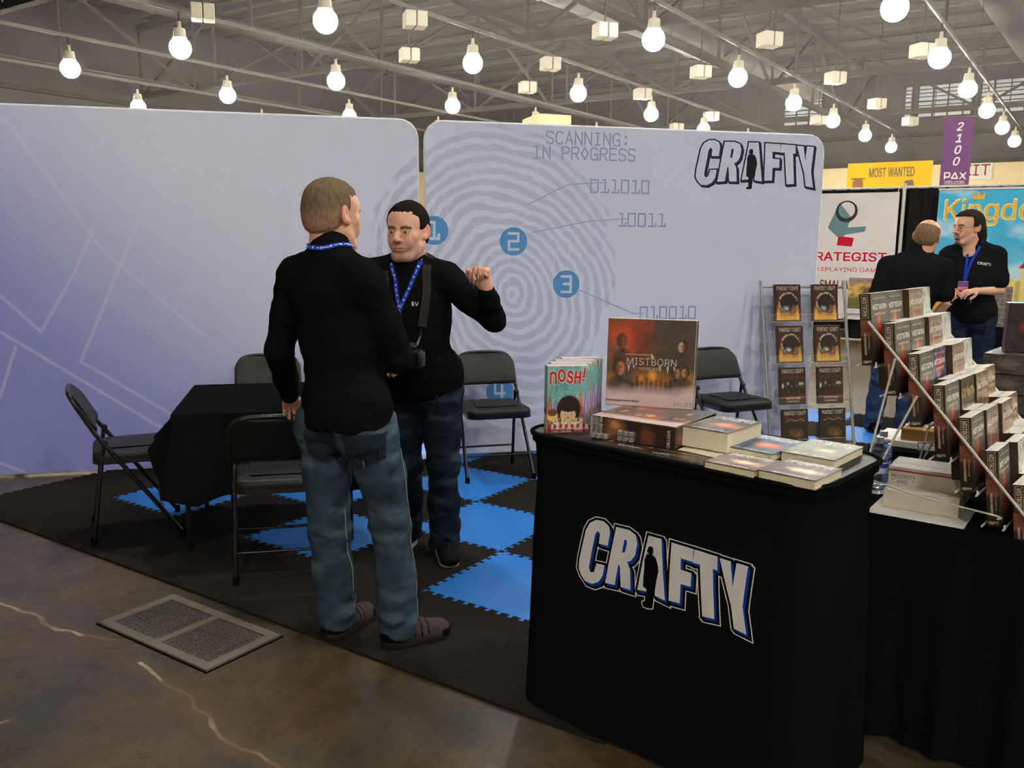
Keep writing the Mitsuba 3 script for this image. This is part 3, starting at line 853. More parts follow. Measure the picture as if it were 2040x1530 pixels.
# ------------------------------------------------------------------ signed-distance bodies
BIG = 0.12
def seg_t(P, a, b):
    d = b - a
    return np.clip(((P - a) @ d) / max(d @ d, 1e-12), 0, 1)
class Field:
    """Round cones, ellipsoids ... blended on a grid; each is worked out only near itself."""
    def __init__(s, lo, hi, h):
        s.lo, s.h = np.asarray(lo, float), h
        s.n = np.ceil((np.asarray(hi, float) - s.lo) / h).astype(int) + 1
        s.F = np.full(s.n, BIG)
    def _sub(s, lo, hi):
        i0 = np.clip(np.floor((lo - s.lo) / s.h).astype(int), 0, s.n - 1)
        i1 = np.clip(np.ceil((hi - s.lo) / s.h).astype(int) + 1, 1, s.n)
        if (i1 <= i0).any():
            return None, None
        ax = [s.lo[k] + s.h * np.arange(i0[k], i1[k]) for k in range(3)]
        P = np.stack(np.meshgrid(*ax, indexing='ij'), -1)
        return tuple(slice(a, b) for a, b in zip(i0, i1)), P
    def _mix(s, sl, d, k, sub):
        f = s.F[sl]
        if sub:
            d = -d
            if k > 0:
                hh = np.maximum(k - np.abs(f - d), 0) / k
                s.F[sl] = np.maximum(f, d) + hh * hh * k * .25
            else:
                s.F[sl] = np.maximum(f, d)
        else:
            if k > 0:
                hh = np.maximum(k - np.abs(f - d), 0) / k
                s.F[sl] = np.minimum(f, d) - hh * hh * k * .25
            else:
                s.F[sl] = np.minimum(f, d)
    def cone(s, a, b, ra, rb, k=.02, sub=False, sq=None):
        a, b = np.asarray(a, float), np.asarray(b, float)
        r = max(ra, rb)
        m = r + k + 3 * s.h + .02
        sl, P = s._sub(np.minimum(a, b) - m, np.maximum(a, b) + m)
        if sl is None:
            return s
        t = seg_t(P, a, b)
        q = P - (a + t[..., None] * (b - a))
        if sq is not None:          # squash: direction, factor
            dv, fac = np.asarray(sq[0], float), sq[1]
            q = q + (q @ dv)[..., None] * dv * (fac - 1)
        d = np.linalg.norm(q, axis=-1) - (ra + t * (rb - ra))
        s._mix(sl, d, k, sub)
        return s
    def chain(s, pts, rs, k=.02, **kw):
        for a, b, ra, rb in zip(pts[:-1], pts[1:], rs[:-1], rs[1:]):
            s.cone(a, b, ra, rb, k, **kw)
        return s
    def ell(s, c, r, k=.02, R=None, sub=False):
        c, r = np.asarray(c, float), np.asarray(r, float)
        m = max(r) + k + 3 * s.h + .02
        sl, P = s._sub(c - m, c + m)
        if sl is None:
            return s
        q = P - c
        if R is not None:
            q = q @ R               # columns of R: the ellipsoid's axes
        k0 = np.linalg.norm(q / r, axis=-1)
        k1 = np.linalg.norm(q / (r * r), axis=-1)
        d = k0 * (k0 - 1) / np.maximum(k1, 1e-9)
        s._mix(sl, d, k, sub)
        return s
    def cut(s, fn):
        """Keeps what lies where fn(P) < 0."""
        ax = [s.lo[k] + s.h * np.arange(s.n[k]) for k in range(3)]
        P = np.stack(np.meshgrid(*ax, indexing='ij'), -1)
        s.F = np.maximum(s.F, fn(P))
        return s
    def shift(s, fn):
        ax = [s.lo[k] + s.h * np.arange(s.n[k]) for k in range(3)]
        near = np.abs(s.F) < .03
        idx = np.argwhere(near)
        P = s.lo + s.h * idx
        s.F[near] += fn(P)
        return s
    def mesh(s):
        F = s.F.copy()
        F[[0, -1]] = BIG; F[:, [0, -1]] = BIG; F[:, :, [0, -1]] = BIG
        S_ = F < 0
        c = sum(S_[i:S_.shape[0] - 1 + i, j:S_.shape[1] - 1 + j, k:S_.shape[2] - 1 + k].astype(np.int8) for i in (0, 1) for j in (0, 1) for k in (0, 1))
        act = np.argwhere((c > 0) & (c < 8))
        num = np.full(c.shape, -1, np.int64)
        num[tuple(act.T)] = np.arange(len(act))
        acc, cnt = np.zeros((len(act), 3)), np.zeros(len(act))
        cor = [(i, j, k) for i in (0, 1) for j in (0, 1) for k in (0, 1)]
        for a in cor:
            for ax in range(3):
                if a[ax] == 0:
                    b = list(a); b[ax] = 1
                    fa, fb = F[tuple((act + a).T)], F[tuple((act + b).T)]
                    x = (fa < 0) != (fb < 0)
                    t = np.where(x, fa / np.where(x, fa - fb, 1), 0)
                    p = np.array(a, float)[None] + np.zeros((len(act), 3))
                    p[:, ax] += t
                    acc[x] += p[x]; cnt[x] += 1
        V = s.lo + s.h * (act + acc / cnt[:, None])
        faces = []
        for ax in range(3):
            o1, o2 = [(1, 2), (2, 0), (0, 1)][ax]
            sl0 = [slice(None)] * 3; sl1 = [slice(None)] * 3
            sl0[ax] = slice(0, -1); sl1[ax] = slice(1, None)
            x = np.argwhere(S_[tuple(sl0)] != S_[tuple(sl1)])
            x = x[(x[:, o1] > 0) & (x[:, o2] > 0)]
            e1, e2 = np.zeros(3, int), np.zeros(3, int)
            e1[o1], e2[o2] = 1, 1
            q = [num[tuple(y.T)] for y in (x - e1 - e2, x - e2, x, x - e1)]
            inside = S_[tuple(x.T)]
            Q = np.stack(q, 1)
            Q = np.where(inside[:, None], Q, Q[:, ::-1])
            faces.append(Q)
        Q = np.vstack(faces)
        Q = Q[(Q >= 0).all(1)]
        return trimesh.Trimesh(V, np.vstack([Q[:, [0, 1, 2]], Q[:, [0, 2, 3]]]), process=False)
def relax(m, it=3):
    return trimesh.smoothing.filter_taubin(m, lamb=.5, nu=.52, iterations=it)
def welded(parts_):
    """One continuous surface of overlapping closed meshes."""
    try:
        ms = []
        for m in parts_:
            mm = manifold3d.Manifold(manifold3d.Mesh(np.asarray(m.vertices, np.float32), np.asarray(m.faces, np.uint32)))
            if mm.status() != manifold3d.Error.NoError or mm.volume() <= 0:
                raise ValueError(str(mm.status()))
            ms.append(mm)
        r = ms[0]
        for x in ms[1:]:
            r = r + x
        o = r.to_mesh()
        return trimesh.Trimesh(np.array(o.vert_properties)[:, :3], np.array(o.tri_verts), process=False)
    except Exception:
        return cat(*parts_)
def unit(v):
    v = np.asarray(v, float)
    return v / np.linalg.norm(v)
def hand(F, wrist, d, n, thumb, curl=(.4, .5, .4), spread=.06, sc=1.0, thumb_curl=.5, fingers=(1, 1, 1, 1), wr=.024):
    """wrist point, direction of the palm d, the way the palm faces n, the side of the thumb."""
    d, n = unit(d), unit(n)
    s_ = unit(np.asarray(thumb, float) - d * (np.asarray(thumb, float) @ d) - n * (np.asarray(thumb, float) @ n))
    n = unit(n - d * (n @ d))
    w = np.asarray(wrist, float)
    for j, off in enumerate((.026, .009, -.009, -.026)):
        F.cone(w + s_ * off * .55 * sc + d * .008 * sc, w + d * .082 * sc + s_ * off * sc, .0155 * sc, .0125 * sc, .012)
    F.cone(w - d * .008, w + d * .02 * sc, wr, .024 * sc, .015)
    for j, (off, L) in enumerate(zip((.029, .010, -.010, -.028), (.072, .080, .074, .058))):
        p = w + d * (.084 - .004 * abs(j - 1)) * sc + s_ * off * sc
        ang, dirn = 0.0, unit(d + s_ * spread * (1.5 - j))
        r0 = .0098 * sc
        for q, (fr, c_) in enumerate(zip((.45, .30, .25), curl)):
            ang += c_ * fingers[j]
            dd = unit(dirn * math.cos(ang) + n * math.sin(ang))
            p2 = p + dd * L * fr * sc
            F.cone(p, p2, r0, r0 * .9, .003)
            p, r0 = p2, r0 * .9
    p = w + d * .022 * sc + s_ * .026 * sc
    ang = 0
    dirn = unit(d * .75 + s_ * .8 + n * .25)
    F.cone(w + d * .012 * sc + s_ * .01 * sc, p, .016 * sc, .014 * sc, .012)
    for L, c_ in zip((.040, .032, .026), (0, thumb_curl, thumb_curl * .8)):
        ang += c_
        dd = unit(dirn * math.cos(ang) + unit(d * .6 - s_ * .8 + n * .5) * math.sin(ang))
        p2 = p + dd * L * sc
        F.cone(p, p2, .0118 * sc, .0105 * sc, .004)
        p = p2

HEAD_R = dict()
def head_mesh(h=.0026, wide=1.0, jaw=1.0, nose=1.0, goatee=False):
    """A head in its own frame: x to the person's left, y to the front, z up, origin between the ears."""
    F = Field((-.105, -.13, -.215), (.105, .145, .145), h)
    w = wide
    F.ell((0, -.014, .036), (.0765 * w, .098, .089), .02)
    F.ell((0, .020, -.030), (.0625 * w, .066, .083), .03)
    F.ell((0, .030, .045), (.066 * w, .056, .056), .03)
    F.cone((-.016, .070, -.101), (.016, .070, -.101), .018 * jaw, .018 * jaw, .03)
    for s in (-1, 1):
        F.cone((s * .055 * jaw, -.004, -.052), (s * .028 * jaw, .055, -.098), .016, .016, .028)
        F.ell((s * .043, .056, -.014), (.020, .020, .017), .025)
        F.ell((s * .033, .072, -.045), (.018, .016, .022), .025)
    F.cone((-.038, .078, .024), (.038, .078, .024), .010, .010, .02)
    for s in (-1, 1):
        F.ell((s * .0315, .099, .004), (.0175, .016, .0105), .012, sub=True)
        F.ell((s * .031, .0755, .003), (.0145, .0135, .0125), .004)
        F.cone((s * .017, .084, .012), (s * .046, .076, .011), .0042, .0036, .006)
        F.cone((s * .019, .085, -.006), (s * .044, .076, -.006), .0026, .0026, .006)
    F.chain([(0, .086, .018), (0, .101, -.008), (0, .112 * nose, -.026)], [.0085, .0095, .0125], .010)
    for s in (-1, 1):
        F.ell((s * .0135, .097, -.031), (.0085, .012, .0085), .006)
        F.ell((s * .0065, .104, -.0385), (.0042, .006, .004), .003, sub=True)
    F.ell((0, .086, -.060), (.030, .012, .018), .015)
    F.cone((-.018, .0915, -.0585), (.018, .0915, -.0585), .0048, .0048, .006)
    F.ell((0, .0955, -.0585), (.012, .006, .0045), .005)
    F.ell((0, .0935, -.0695), (.019, .0075, .0060), .006)
    F.cone((-.023, .0955, -.0642), (.023, .0955, -.0642), .0016, .0016, .003, sub=True)
    for s in (-1, 1):
        R = np.array([[1, 0, 0], [0, 1, 0], [0, 0, 1.0]])
        c_, s2 = math.cos(.35 * s), math.sin(.35 * s)
        R = np.array([[c_, -s2, 0], [s2, c_, 0], [0, 0, 1]])
        F.ell((s * .0805 * w, -.016, .002), (.0085, .0215, .033), .006, R=R)
        F.ell((s * .088 * w, -.010, .006), (.007, .0125, .020), .004, R=R, sub=True)
        F.ell((s * .077 * w, .000, -.022), (.008, .011, .013), .006)
    F.cone((0, -.022, -.06), (0, -.034, -.20), .059 * w, .066 * w, .03)
    return relax(F.mesh(), 2)
def skin_color(v, tone, stubble=0.0, hairc=(60, 50, 42), brow=(45, 36, 30), goatee=False, iris=(60, 44, 34), glasses=False):
    """Colours of a face, with painted shade in mouth slit and nostrils, from positions in the head's frame."""
    x, y, z = v.T
    base = np.array(lin(tone))
    n1 = meshkit.fbm(v * 60, 3, 2)[:, None]
    c = base * (.93 + .14 * n1)
    def blend(m, col, a=1.0):
        nonlocal c
        m = np.clip(m, 0, 1)[:, None] * a
        c = c * (1 - m) + np.array(lin(col)) * m
    ax = np.abs(x)
    front = y > .03
    # rosy ears, nose tip, cheeks
    blend((ax > .078) * .9, np.array(tone) * [1.0, .80, .78], .6)
    blend(np.exp(-(((ax - .04) / .022) ** 2 + ((z + .02) / .022) ** 2)) * front, np.array(tone) * [1.0, .84, .82], .5)
    blend(np.exp(-((x / .014) ** 2 + ((z + .028) / .014) ** 2)) * (y > .09), np.array(tone) * [1.0, .88, .86], .4)
    # beard shadow
    if stubble:
        m = (z < -.030) * front * np.clip((-.026 - z) / .02, 0, 1) * (z > -.125) * (.6 + .8 * meshkit.noise(v * 500, 4))
        lipm = np.exp(-((x / .026) ** 2 + ((z + .064) / .011) ** 2))
        blend(m * (1 - lipm), hairc, stubble)
    # brows
    bx_ = (ax - .033) / .021
    by_ = z - (.0235 - .004 * bx_ ** 2)
    blend((np.abs(bx_) < 1) * np.exp(-(by_ / .0058) ** 2) * front, brow, .95)
    # eyes
    ex, ez = (ax - .0315) / .0130, (z - .0024) / (.0046)
    eye = np.clip((1.0 - (ex ** 2 + ez ** 2)) * 6, 0, 1) * (y > .06)
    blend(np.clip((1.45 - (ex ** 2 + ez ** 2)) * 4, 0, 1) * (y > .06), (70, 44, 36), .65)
    blend(eye, (205, 196, 186), 1)
    blend(eye * (np.hypot(ax - .0315, z - .002) < .0056), iris, 1)
    # lips; the shade of the mouth slit and nostrils is painted in
    lip = np.clip((1 - ((x / .0235) ** 2 + ((z + .0640) / .0105) ** 2)) * 3, 0, 1) * (y > .08)
    blend(lip, np.array(tone) * [.86, .66, .62], .6)
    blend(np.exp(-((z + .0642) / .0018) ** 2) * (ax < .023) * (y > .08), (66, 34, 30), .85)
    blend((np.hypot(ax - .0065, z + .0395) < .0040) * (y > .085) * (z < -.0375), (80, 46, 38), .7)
    if goatee:
        g = np.exp(-((x / .030) ** 4)) * (z < -.044) * (z > -.125) * front
        g = np.maximum(g, np.exp(-((z + .05) / .007) ** 2) * (ax < .03) * front)
        blend(g * (1 - lip), (62, 54, 48), .9)
    return c
def hair_mesh(kind, h=.003, wide=1.0):
    """Hair over the skull, in the head's frame."""
    F = Field((-.11, -.15, -.20), (.11, .12, .16), h)
    w = wide
    def thin(keep):
        ax = [F.lo[k] + F.h * np.arange(F.n[k]) for k in range(3)]
        K = keep(np.stack(np.meshgrid(*ax, indexing='ij'), -1))
        F.F = np.maximum(F.F + (t + .002) * np.clip(1 + K / .022, 0, 1), K)
    t = {'crop': .005, 'short': .007, 'ring': .003, 'long': .012}[kind]
    F.ell((0, -.014, .036), (.0765 * w + t, .098 + t, .089 + t * 1.1), .02)
    F.ell((0, .030, .045), (.066 * w + t, .056 + t, .056 + t), .03)
    F.ell((0, -.040, -.015), (.066 * w + t, .066 + t, .070), .03)
    if kind == 'long':
        F.ell((0, -.085, -.05), (.070, .055, .085), .03)
        F.chain([(0, -.10, -.08), (0, -.11, -.15)], [.045, .03], .03)
    if kind in ('crop', 'short'):
        def keep(P):
            x, y, z = P[..., 0], P[..., 1], P[..., 2]
            ax = np.abs(x)
            temple = .078 + .010 * np.cos(x * 40) - .40 * np.maximum(ax - .050, 0) + .008 * np.exp(-((ax - .04) / .016) ** 2)          # forehead line
            low = np.where(y > .012, temple - (y - .03) * .15, np.where(y > -.03, .004 + (.012 - y) * -.2, -.066 + (y + .03) * .22))
            if kind == 'short':
                side = (ax > .062) & (y > .012) & (y < .034)
                low = np.where(side, .0, low)
            nz = .004 * (meshkit.noise(P.reshape(-1, 3) * 130, 5).reshape(x.shape) - .5)
            return (low - z) * .8 + nz
        thin(keep)
    if kind == 'ring':
        def keep(P):
            x, y, z = P[..., 0], P[..., 1], P[..., 2]
            nz = .006 * (meshkit.noise(P.reshape(-1, 3) * 90, 5).reshape(x.shape) - .5)
            return np.maximum(np.maximum(z - .085 + (y + .06) * .35, -.062 - z), np.maximum(y - .0, np.where((np.abs(x) > .06) & (y > -.035) & (z < .015), .01, -.01))) + nz
        F.cut(keep)
    if kind == 'long':
        def keep(P):
            x, y, z = P[..., 0], P[..., 1], P[..., 2]
            ax = np.abs(x)
            low = np.where(y > .02, .088 - .2 * np.maximum(ax - .05, 0), np.where((y > -.02), .012, -.20))
            nz = .008 * (meshkit.noise(P.reshape(-1, 3) * [60, 60, 18], 5).reshape(x.shape) - .5)
            return (low - z) * .8 + nz
        F.cut(keep)
    F.shift(lambda P: .0035 * (meshkit.noise(P * [170, 170, 60], 8) - .5))
    return F.mesh()
def conform(mesh, path, width, off=.004, n=60, side=None):
    """A ribbon that follows the surface of mesh along the guide points."""
    from scipy.spatial import cKDTree
    g = curve(path, 12)
    L = np.concatenate([[0], np.cumsum(np.linalg.norm(np.diff(g, axis=0), axis=1))])
    g = np.column_stack([np.interp(np.linspace(0, L[-1], n), L, g[:, k]) for k in range(3)])
    nrm = np.asarray(meshkit.arrays(mesh, True)[2]) if not hasattr(mesh, '_sn') else mesh._sn
    tree = cKDTree(mesh.vertices)
    dd, ii = tree.query(g, k=12)
    w = 1 / (dd + .003)
    w /= w.sum(1, keepdims=True)
    nn = (nrm[ii] * w[..., None]).sum(1)
    nn /= np.linalg.norm(nn, axis=1, keepdims=True)
    sp = (np.asarray(mesh.vertices)[ii] * w[..., None]).sum(1)
    far = dd[:, 0] > .05
    pos = np.where(far[:, None], g, g + nn * (((sp - g) * nn).sum(1) + off)[:, None])
    ker = np.ones(7) / 7
    pos = np.column_stack([np.convolve(np.pad(pos[:, k], 3, mode='edge'), ker, 'valid') for k in range(3)])
    t = np.gradient(pos, axis=0)
    t /= np.linalg.norm(t, axis=1, keepdims=True)
    s_ = np.cross(t, nn)
    s_ /= np.linalg.norm(s_, axis=1, keepdims=True)
    th = .0012
    rows = [pos - s_ * width / 2, pos + s_ * width / 2, pos + s_ * width / 2 + nn * th, pos - s_ * width / 2 + nn * th]
    v = np.stack(rows, 1).reshape(-1, 3)
    f = []
    for i in range(n - 1):
        for j in range(4):
            a, b = i * 4 + j, i * 4 + (j + 1) % 4
            f += [(a, a + 4, b + 4), (a, b + 4, b)]
    f += [(0, 1, 2), (0, 2, 3), (4 * n - 4, 4 * n - 2, 4 * n - 3), (4 * n - 4, 4 * n - 1, 4 * n - 2)]
    m = trimesh.Trimesh(v, f, process=False)
    m.run = np.linspace(0, L[-1], n)
    return m, pos, s_, nn
mat('skin', VC, .5, spec=.35, sheen=.1)
mat('hair', VC, .6, spec=.3)
mat('knit_black', proc(lambda p, n, uv: mi.Color3f(.0078, .0082, .0084) * (.75 + .5 * noise(p.x * 380, p.y * 380, p.z * 380))), .9, spec=.12)
mat('polo_black', (27, 28, 31), .85, spec=.15)
mat('denim', VC, .85, spec=.15)
mat('shoe_upper', VC, .7, spec=.25)
mat('shoe_sole', (40, 38, 36), .7, spec=.3)
mat('sole_grey', (150, 152, 150), .6)
mat('lanyard_blue', (38, 66, 178), .6)
mat('lanyard_white', (205, 212, 228), .6)
mat('strap_grey', (52, 50, 47), .75, spec=.25)
mat('camera_black', (18, 18, 19), .4, spec=.5)
mat('camera_glass', (10, 12, 18), .08, spec=.8)
mat('badge_print', VC, .5)
mat('shirt_red', (96, 26, 30), .8)

def denim_color(v, base, wear, seed=3, z0=.0):
    n1 = meshkit.fbm(v * [38, 38, 14], 4, seed)
    n2 = meshkit.fbm(v * [9, 9, 22], 3, seed + 3)
    c = np.array(lin(base))[None] * (.62 + .75 * n1[:, None])
    k = np.clip((n2 - .5) * 3.2, 0, 1)[:, None] * wear
    return c * (1 - k) + np.array(lin((118, 140, 152)))[None] * k * .8
def build_person(name, label, P):
    """P: joints in metres, in the world's frame, and clothes."""
    k = thing(name, label, 'person')
    J = {a: np.asarray(b, float) for a, b in P['j'].items()}
    fw, hd = unit([*P['face'][:2], 0]), unit(P['look'])
    lf = np.array([-fw[1], fw[0], 0])                # the person's left
    hx = unit(np.cross(hd, [0, 0, 1.0])) * -1        # head's left
    hz_ = unit(np.cross(hx, hd)) * 1
    if hz_[2] < 0:
        hz_ = -hz_
    roll = P.get('tilt', 0.0)
    hx, hz_ = hx * math.cos(roll) + hz_ * math.sin(roll), hz_ * math.cos(roll) - hx * math.sin(roll)
    HM = frame4(J['head'], hx, hd, hz_)
    hs = P.get('hs', 1.0)
    HM[:3, :3] *= hs
    fine = P.get('fine', 1.0)
    # ---- skin: head, core of the body, arms, hands as one surface
    hm = head_mesh(.0026 * fine, P.get('wide', 1.0), P.get('jaw', 1.0))
    head_v = np.array(hm.vertices)
    hmw = xf(hm, HM)
    allj = np.array(list(J.values()))
    F = Field(allj.min(0) - .2, allj.max(0) + .2, .010)
    nb = J['neck']
    F.chain([nb + Z * .04, nb - Z * .06], [.055, .075], .03)
    for s in 'LR':
        F.chain([nb - Z * .05, J['sh' + s], J['el' + s], J['wr' + s]], [.040, .042, .028, .020], .02)
        F.chain([J['hip' + s], J['kn' + s], J['an' + s]], [.06, .045, .033], .02)
    F.chain([nb - Z * .05, J['pelvis']], [.085, .085], .03)
    F.chain([J['hipL'], J['hipR']], [.06, .06], .03)
    parts_ = [hmw, relax(F.mesh(), 4)]
    for s in 'LR':
        H = P['hand' + s]
        c = J['wr' + s]
        Fh = Field(c - .2, c + .2, .0028 * fine)
        el = J['el' + s]
        dd = unit(c - el)
        Fh.cone(c - dd * P.get('bare', .05), c, P.get('bare_r', .024), .025, .02)
        hand(Fh, c, **H)
        parts_.append(relax(Fh.mesh(), 2))
    body = welded(parts_)
    v = np.array(body.vertices)
    lv = (v - HM[:3, 3]) @ np.linalg.inv(HM[:3, :3]).T
    near = (np.linalg.norm(lv, axis=1) < .3)
    col = np.tile(np.array(lin(P['tone'])), (len(v), 1)) * (.92 + .16 * meshkit.fbm(v * 50, 3, 1)[:, None])
    knuck = np.clip((meshkit.fbm(v * 70, 2, 6) - .5) * 2, 0, 1)[:, None]
    col = col * (1 - .25 * knuck) + np.array(lin(np.array(P['tone']) * [1, .78, .74])) * .25 * knuck
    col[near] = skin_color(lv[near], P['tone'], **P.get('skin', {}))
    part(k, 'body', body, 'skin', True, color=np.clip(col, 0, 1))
    # ---- hair
    if P.get('hair'):
        hr = hair_mesh(P['hair'][0], .003 * fine, P.get('wide', 1.0))
        hv = np.array(hr.vertices)
        hc = np.array(lin(P['hair'][1]))[None] * (.6 + .8 * meshkit.fbm(hv * [150, 150, 40], 3, 9)[:, None])
        if P['hair'][0] == 'crop':           # clipped shorter below: the scalp shows through
            thin = np.clip((.035 - hv[:, 2]) / .10, 0, 1)[:, None] * .85
            hc = hc * (1 - thin) + np.array(lin(P['tone'])) * .75 * thin
        part(k, 'hair', xf(hr, HM), 'hair', True, color=np.clip(hc, 0, 1))
    # ---- top
    Ft = Field(allj.min(0) - .25, allj.max(0) + .25, P.get('cloth_h', .008))
    g = P.get('girth', 1.0)
    ch = (J['shL'] + J['shR']) / 2
    W_ = np.linalg.norm(J['shL'] - J['shR'])
    pv = J['pelvis']
    up = unit(ch - pv)
    R = np.column_stack([lf, fw, Z])
    mid = pv + (ch - pv) * .45
    Ft.ell(ch - up * .15 + fw * .015, (W_ * .5 + .005, .125 * g, .22), .05, R)
    Ft.ell(mid + fw * P.get('belly', .01), (W_ * .43 * g, .125 * g, .24), .06, R)
    Ft.ell(pv + up * .00, (P.get('hipw', .200), .140 * g, .18), .06, R)
    Ft.ell(pv - fw * .05 - Z * .04, (W_ * .40 * g, .10 * g, .13), .05, R)
    Ft.ell(ch - up * .05 - fw * .035, (W_ * .48, .085, .10), .05, R)
    for s in 'LR':
        Ft.chain([nb + Z * .015, J['sh' + s] + Z * .005], [.075, .072], .05)
        sl = P.get('sleeve', 'long')
        sh, el, wr = J['sh' + s], J['el' + s], J['wr' + s]
        if sl == 'long':
            Ft.chain([sh, sh + (el - sh) * .5, el, el + (wr - el) * .6, wr - unit(wr - el) * .012], [.073, .066, .054, .046, .039], .025)
        else:
            Ft.chain([sh, sh + (el - sh) * .72], [.076, .072], .03)
    Ft.cone(nb + Z * .02, nb + Z * (.035 + P.get('collar', .02)), .071, .068 if P.get('collar', .02) > .03 else .064, .02)
    hem = P['hem']
    Ft.cut(lambda p: hem + .006 * np.sin(p[..., 0] * 30 + p[..., 1] * 17) - p[..., 2])
    ws = P.get('wr_seed', 1)
    Ft.shift(lambda p: .016 * (meshkit.fbm(p * [9, 9, 13], 3, ws) - .5) + .007 * (meshkit.noise(p * [22, 22, 34], ws + 4) - .5))
    topm = relax(Ft.mesh(), 3)
    part(k, P['top'][0], topm, P['top'][1], True, label=P['top'][2] if len(P['top']) > 2 else None)
    # ---- trousers
    Fp = Field(allj.min(0) - .2, np.array([allj[:, 0].max() + .2, allj[:, 1].max() + .2, pv[2] + .15]), .008)
    Fp.ell(pv - Z * .04, (W_ * .40 * g, .118 * g, .15), .05, R)
    for s in 'LR':
        hp, kn, an = J['hip' + s], J['kn' + s], J['an' + s]
        Fp.ell(hp - fw * .035 - Z * .04, (.095, .09, .11), .05, R)
        Fp.chain([hp - Z * .02, hp + (kn - hp) * .5, kn, kn + (an - kn) * .5, an - Z * .035], [.104, .090, .075, .073, .072 * P.get('flare', 1.0)], .035)
    def pw(p):
        q = p[:, 2]
        knee = np.exp(-((q - .47) / .12) ** 2) + 1.3 * np.exp(-((q - .12) / .08) ** 2) + .7 * np.exp(-((q - .80) / .1) ** 2)
        d1 = (p[:, 0] + p[:, 1]) * .7
        w1 = meshkit.fbm(np.column_stack([d1 * 9, (p[:, 2] + .35 * d1) * 24, (p[:, 0] - p[:, 1]) * 9]), 3, ws + 7) - .5
        w2 = meshkit.fbm(np.column_stack([d1 * 9, (p[:, 2] - .6 * d1) * 30, (p[:, 0] - p[:, 1]) * 9]), 2, ws + 17) - .5
        return (.020 * w1 + .016 * w2) * (.35 + knee) + .016 * (meshkit.fbm(p * [16, 16, 8], 2, ws + 9) - .5)
    Fp.shift(pw)
    Fp.cut(lambda p: np.maximum(p[..., 2] - (pv[2] + .10), .055 + .008 * np.sin(p[..., 0] * 50) - p[..., 2]))
    pm = relax(Fp.mesh(), 2)
    part(k, 'jeans', pm, 'denim', True, color=np.clip(denim_color(np.array(pm.vertices), P['denim'], P.get('wear', .5), ws), 0, 1))
    # ---- shoes
    for s in 'LR':
        an, hl, to = J['an' + s], J['heel' + s], J['toe' + s]
        dd = unit([*(to - hl)[:2], 0])
        hl, to = np.array([*hl[:2], 0.0]), np.array([*to[:2], 0.0])
        L = np.linalg.norm(to - hl)
        Fs = Field(np.minimum(hl, to) - .1, np.maximum(hl, to) + [.1, .1, .2], .0045 * fine)
        Fs.chain([hl + dd * .045 + Z * .055, hl + dd * L * .55 + Z * .052, to - dd * .05 + Z * .045], [.044, .046, .040], .02, sq=(Z, 1.0))
        Fs.cone(hl + dd * .05 + Z * .06, hl + dd * .07 + Z * .115, .042, .042, .03)
        Fs.cone(hl + dd * L * .45 + Z * .075, hl + dd * .08 + Z * .105, .030, .038, .02)
        Fs.ell(to - dd * .055 + Z * .04, (.048, .060, .034), .02, np.column_stack([np.cross(dd, Z), dd, Z]))
        Fs.cut(lambda p: np.maximum(.022 - p[..., 2], p[..., 2] - .125))
        um = relax(Fs.mesh(), 1)
        uv_ = np.array(um.vertices)
        al = (uv_ - hl) @ dd / L
        c = np.tile(np.array(lin(P['shoe'][0])), (len(uv_), 1)) * (.7 + .6 * meshkit.fbm(uv_ * 60, 2, 3)[:, None])
        m1 = ((al > .84) & (uv_[:, 2] < .055)) | ((np.sin(al * 62) > .80) & (al > .42) & (al < .72) & (uv_[:, 2] > .05)) | ((al < .30) & (uv_[:, 2] > .04))
        c[m1] = np.array(lin(P['shoe'][1]))
        part(k, 'shoe', um, 'shoe_upper', True, color=np.clip(c, 0, 1))
        sk = root_of(k)
        sp_ = LineString([hl[:2] + dd[:2] * .05, to[:2] - dd[:2] * .055]).buffer(.049, quad_segs=10)
        out = [(sp_.buffer(-.006), .013), (sp_.buffer(-.001), .016), (sp_, .026), (sp_.buffer(-.002), .034), (sp_.buffer(-.012), .038)]
        part(k, 'sole', loft(out, 48), P['shoe'][2], 40)
    return k, topm, pm, HM

# ------------------------------------------------------------------ the near man, seen from behind
k1, top1, pants1, HM1 = build_person('person', 'man seen from behind in black pullover and worn jeans, hand on a chair back', dict(
    j=dict(head=(-.668, 3.265, 1.655), neck=(-.672, 3.235, 1.475), shL=(-.825, 3.335, 1.425), shR=(-.540, 3.130, 1.425), elL=(-.915, 3.38, 1.135), elR=(-.420, 3.235, 1.13), wrL=(-.950, 3.655, .905), wrR=(-.60, 3.45, 1.09),
           pelvis=(-.625, 3.235, .94), hipL=(-.715, 3.275, .90), hipR=(-.535, 3.205, .90), knL=(-.715, 3.265, .47), knR=(-.462, 3.225, .48), anL=(-.690, 3.27, .10), anR=(-.435, 3.195, .10),
           heelL=(-.715, 3.195, 0), toeL=(-.585, 3.445, 0), heelR=(-.495, 3.145, 0), toeR=(-.245, 3.275, 0)),
    face=(.55, .83), look=(.62, .78, -.02), tone=(214, 164, 136), wide=1.04, hs=1.06, hair=('crop', (112, 96, 76)),
    handL=dict(d=(-.15, .75, -.55), n=(.1, -.35, -.9), thumb=(.9, .2, .1), curl=(.45, .75, .6), spread=.05), handR=dict(d=(-.2, .9, .1), n=(-.5, 0, -.8), thumb=(-.3, 0, .9), curl=(.4, .5, .4)),
    hem=.865, girth=1.0, belly=.02, collar=.05, top=('pullover', 'knit_black', 'black knitted pullover'), denim=(52, 67, 79), wear=.5, shoe=((70, 61, 57), (20, 19, 20), 'shoe_sole'), wr_seed=11, flare=1.12))
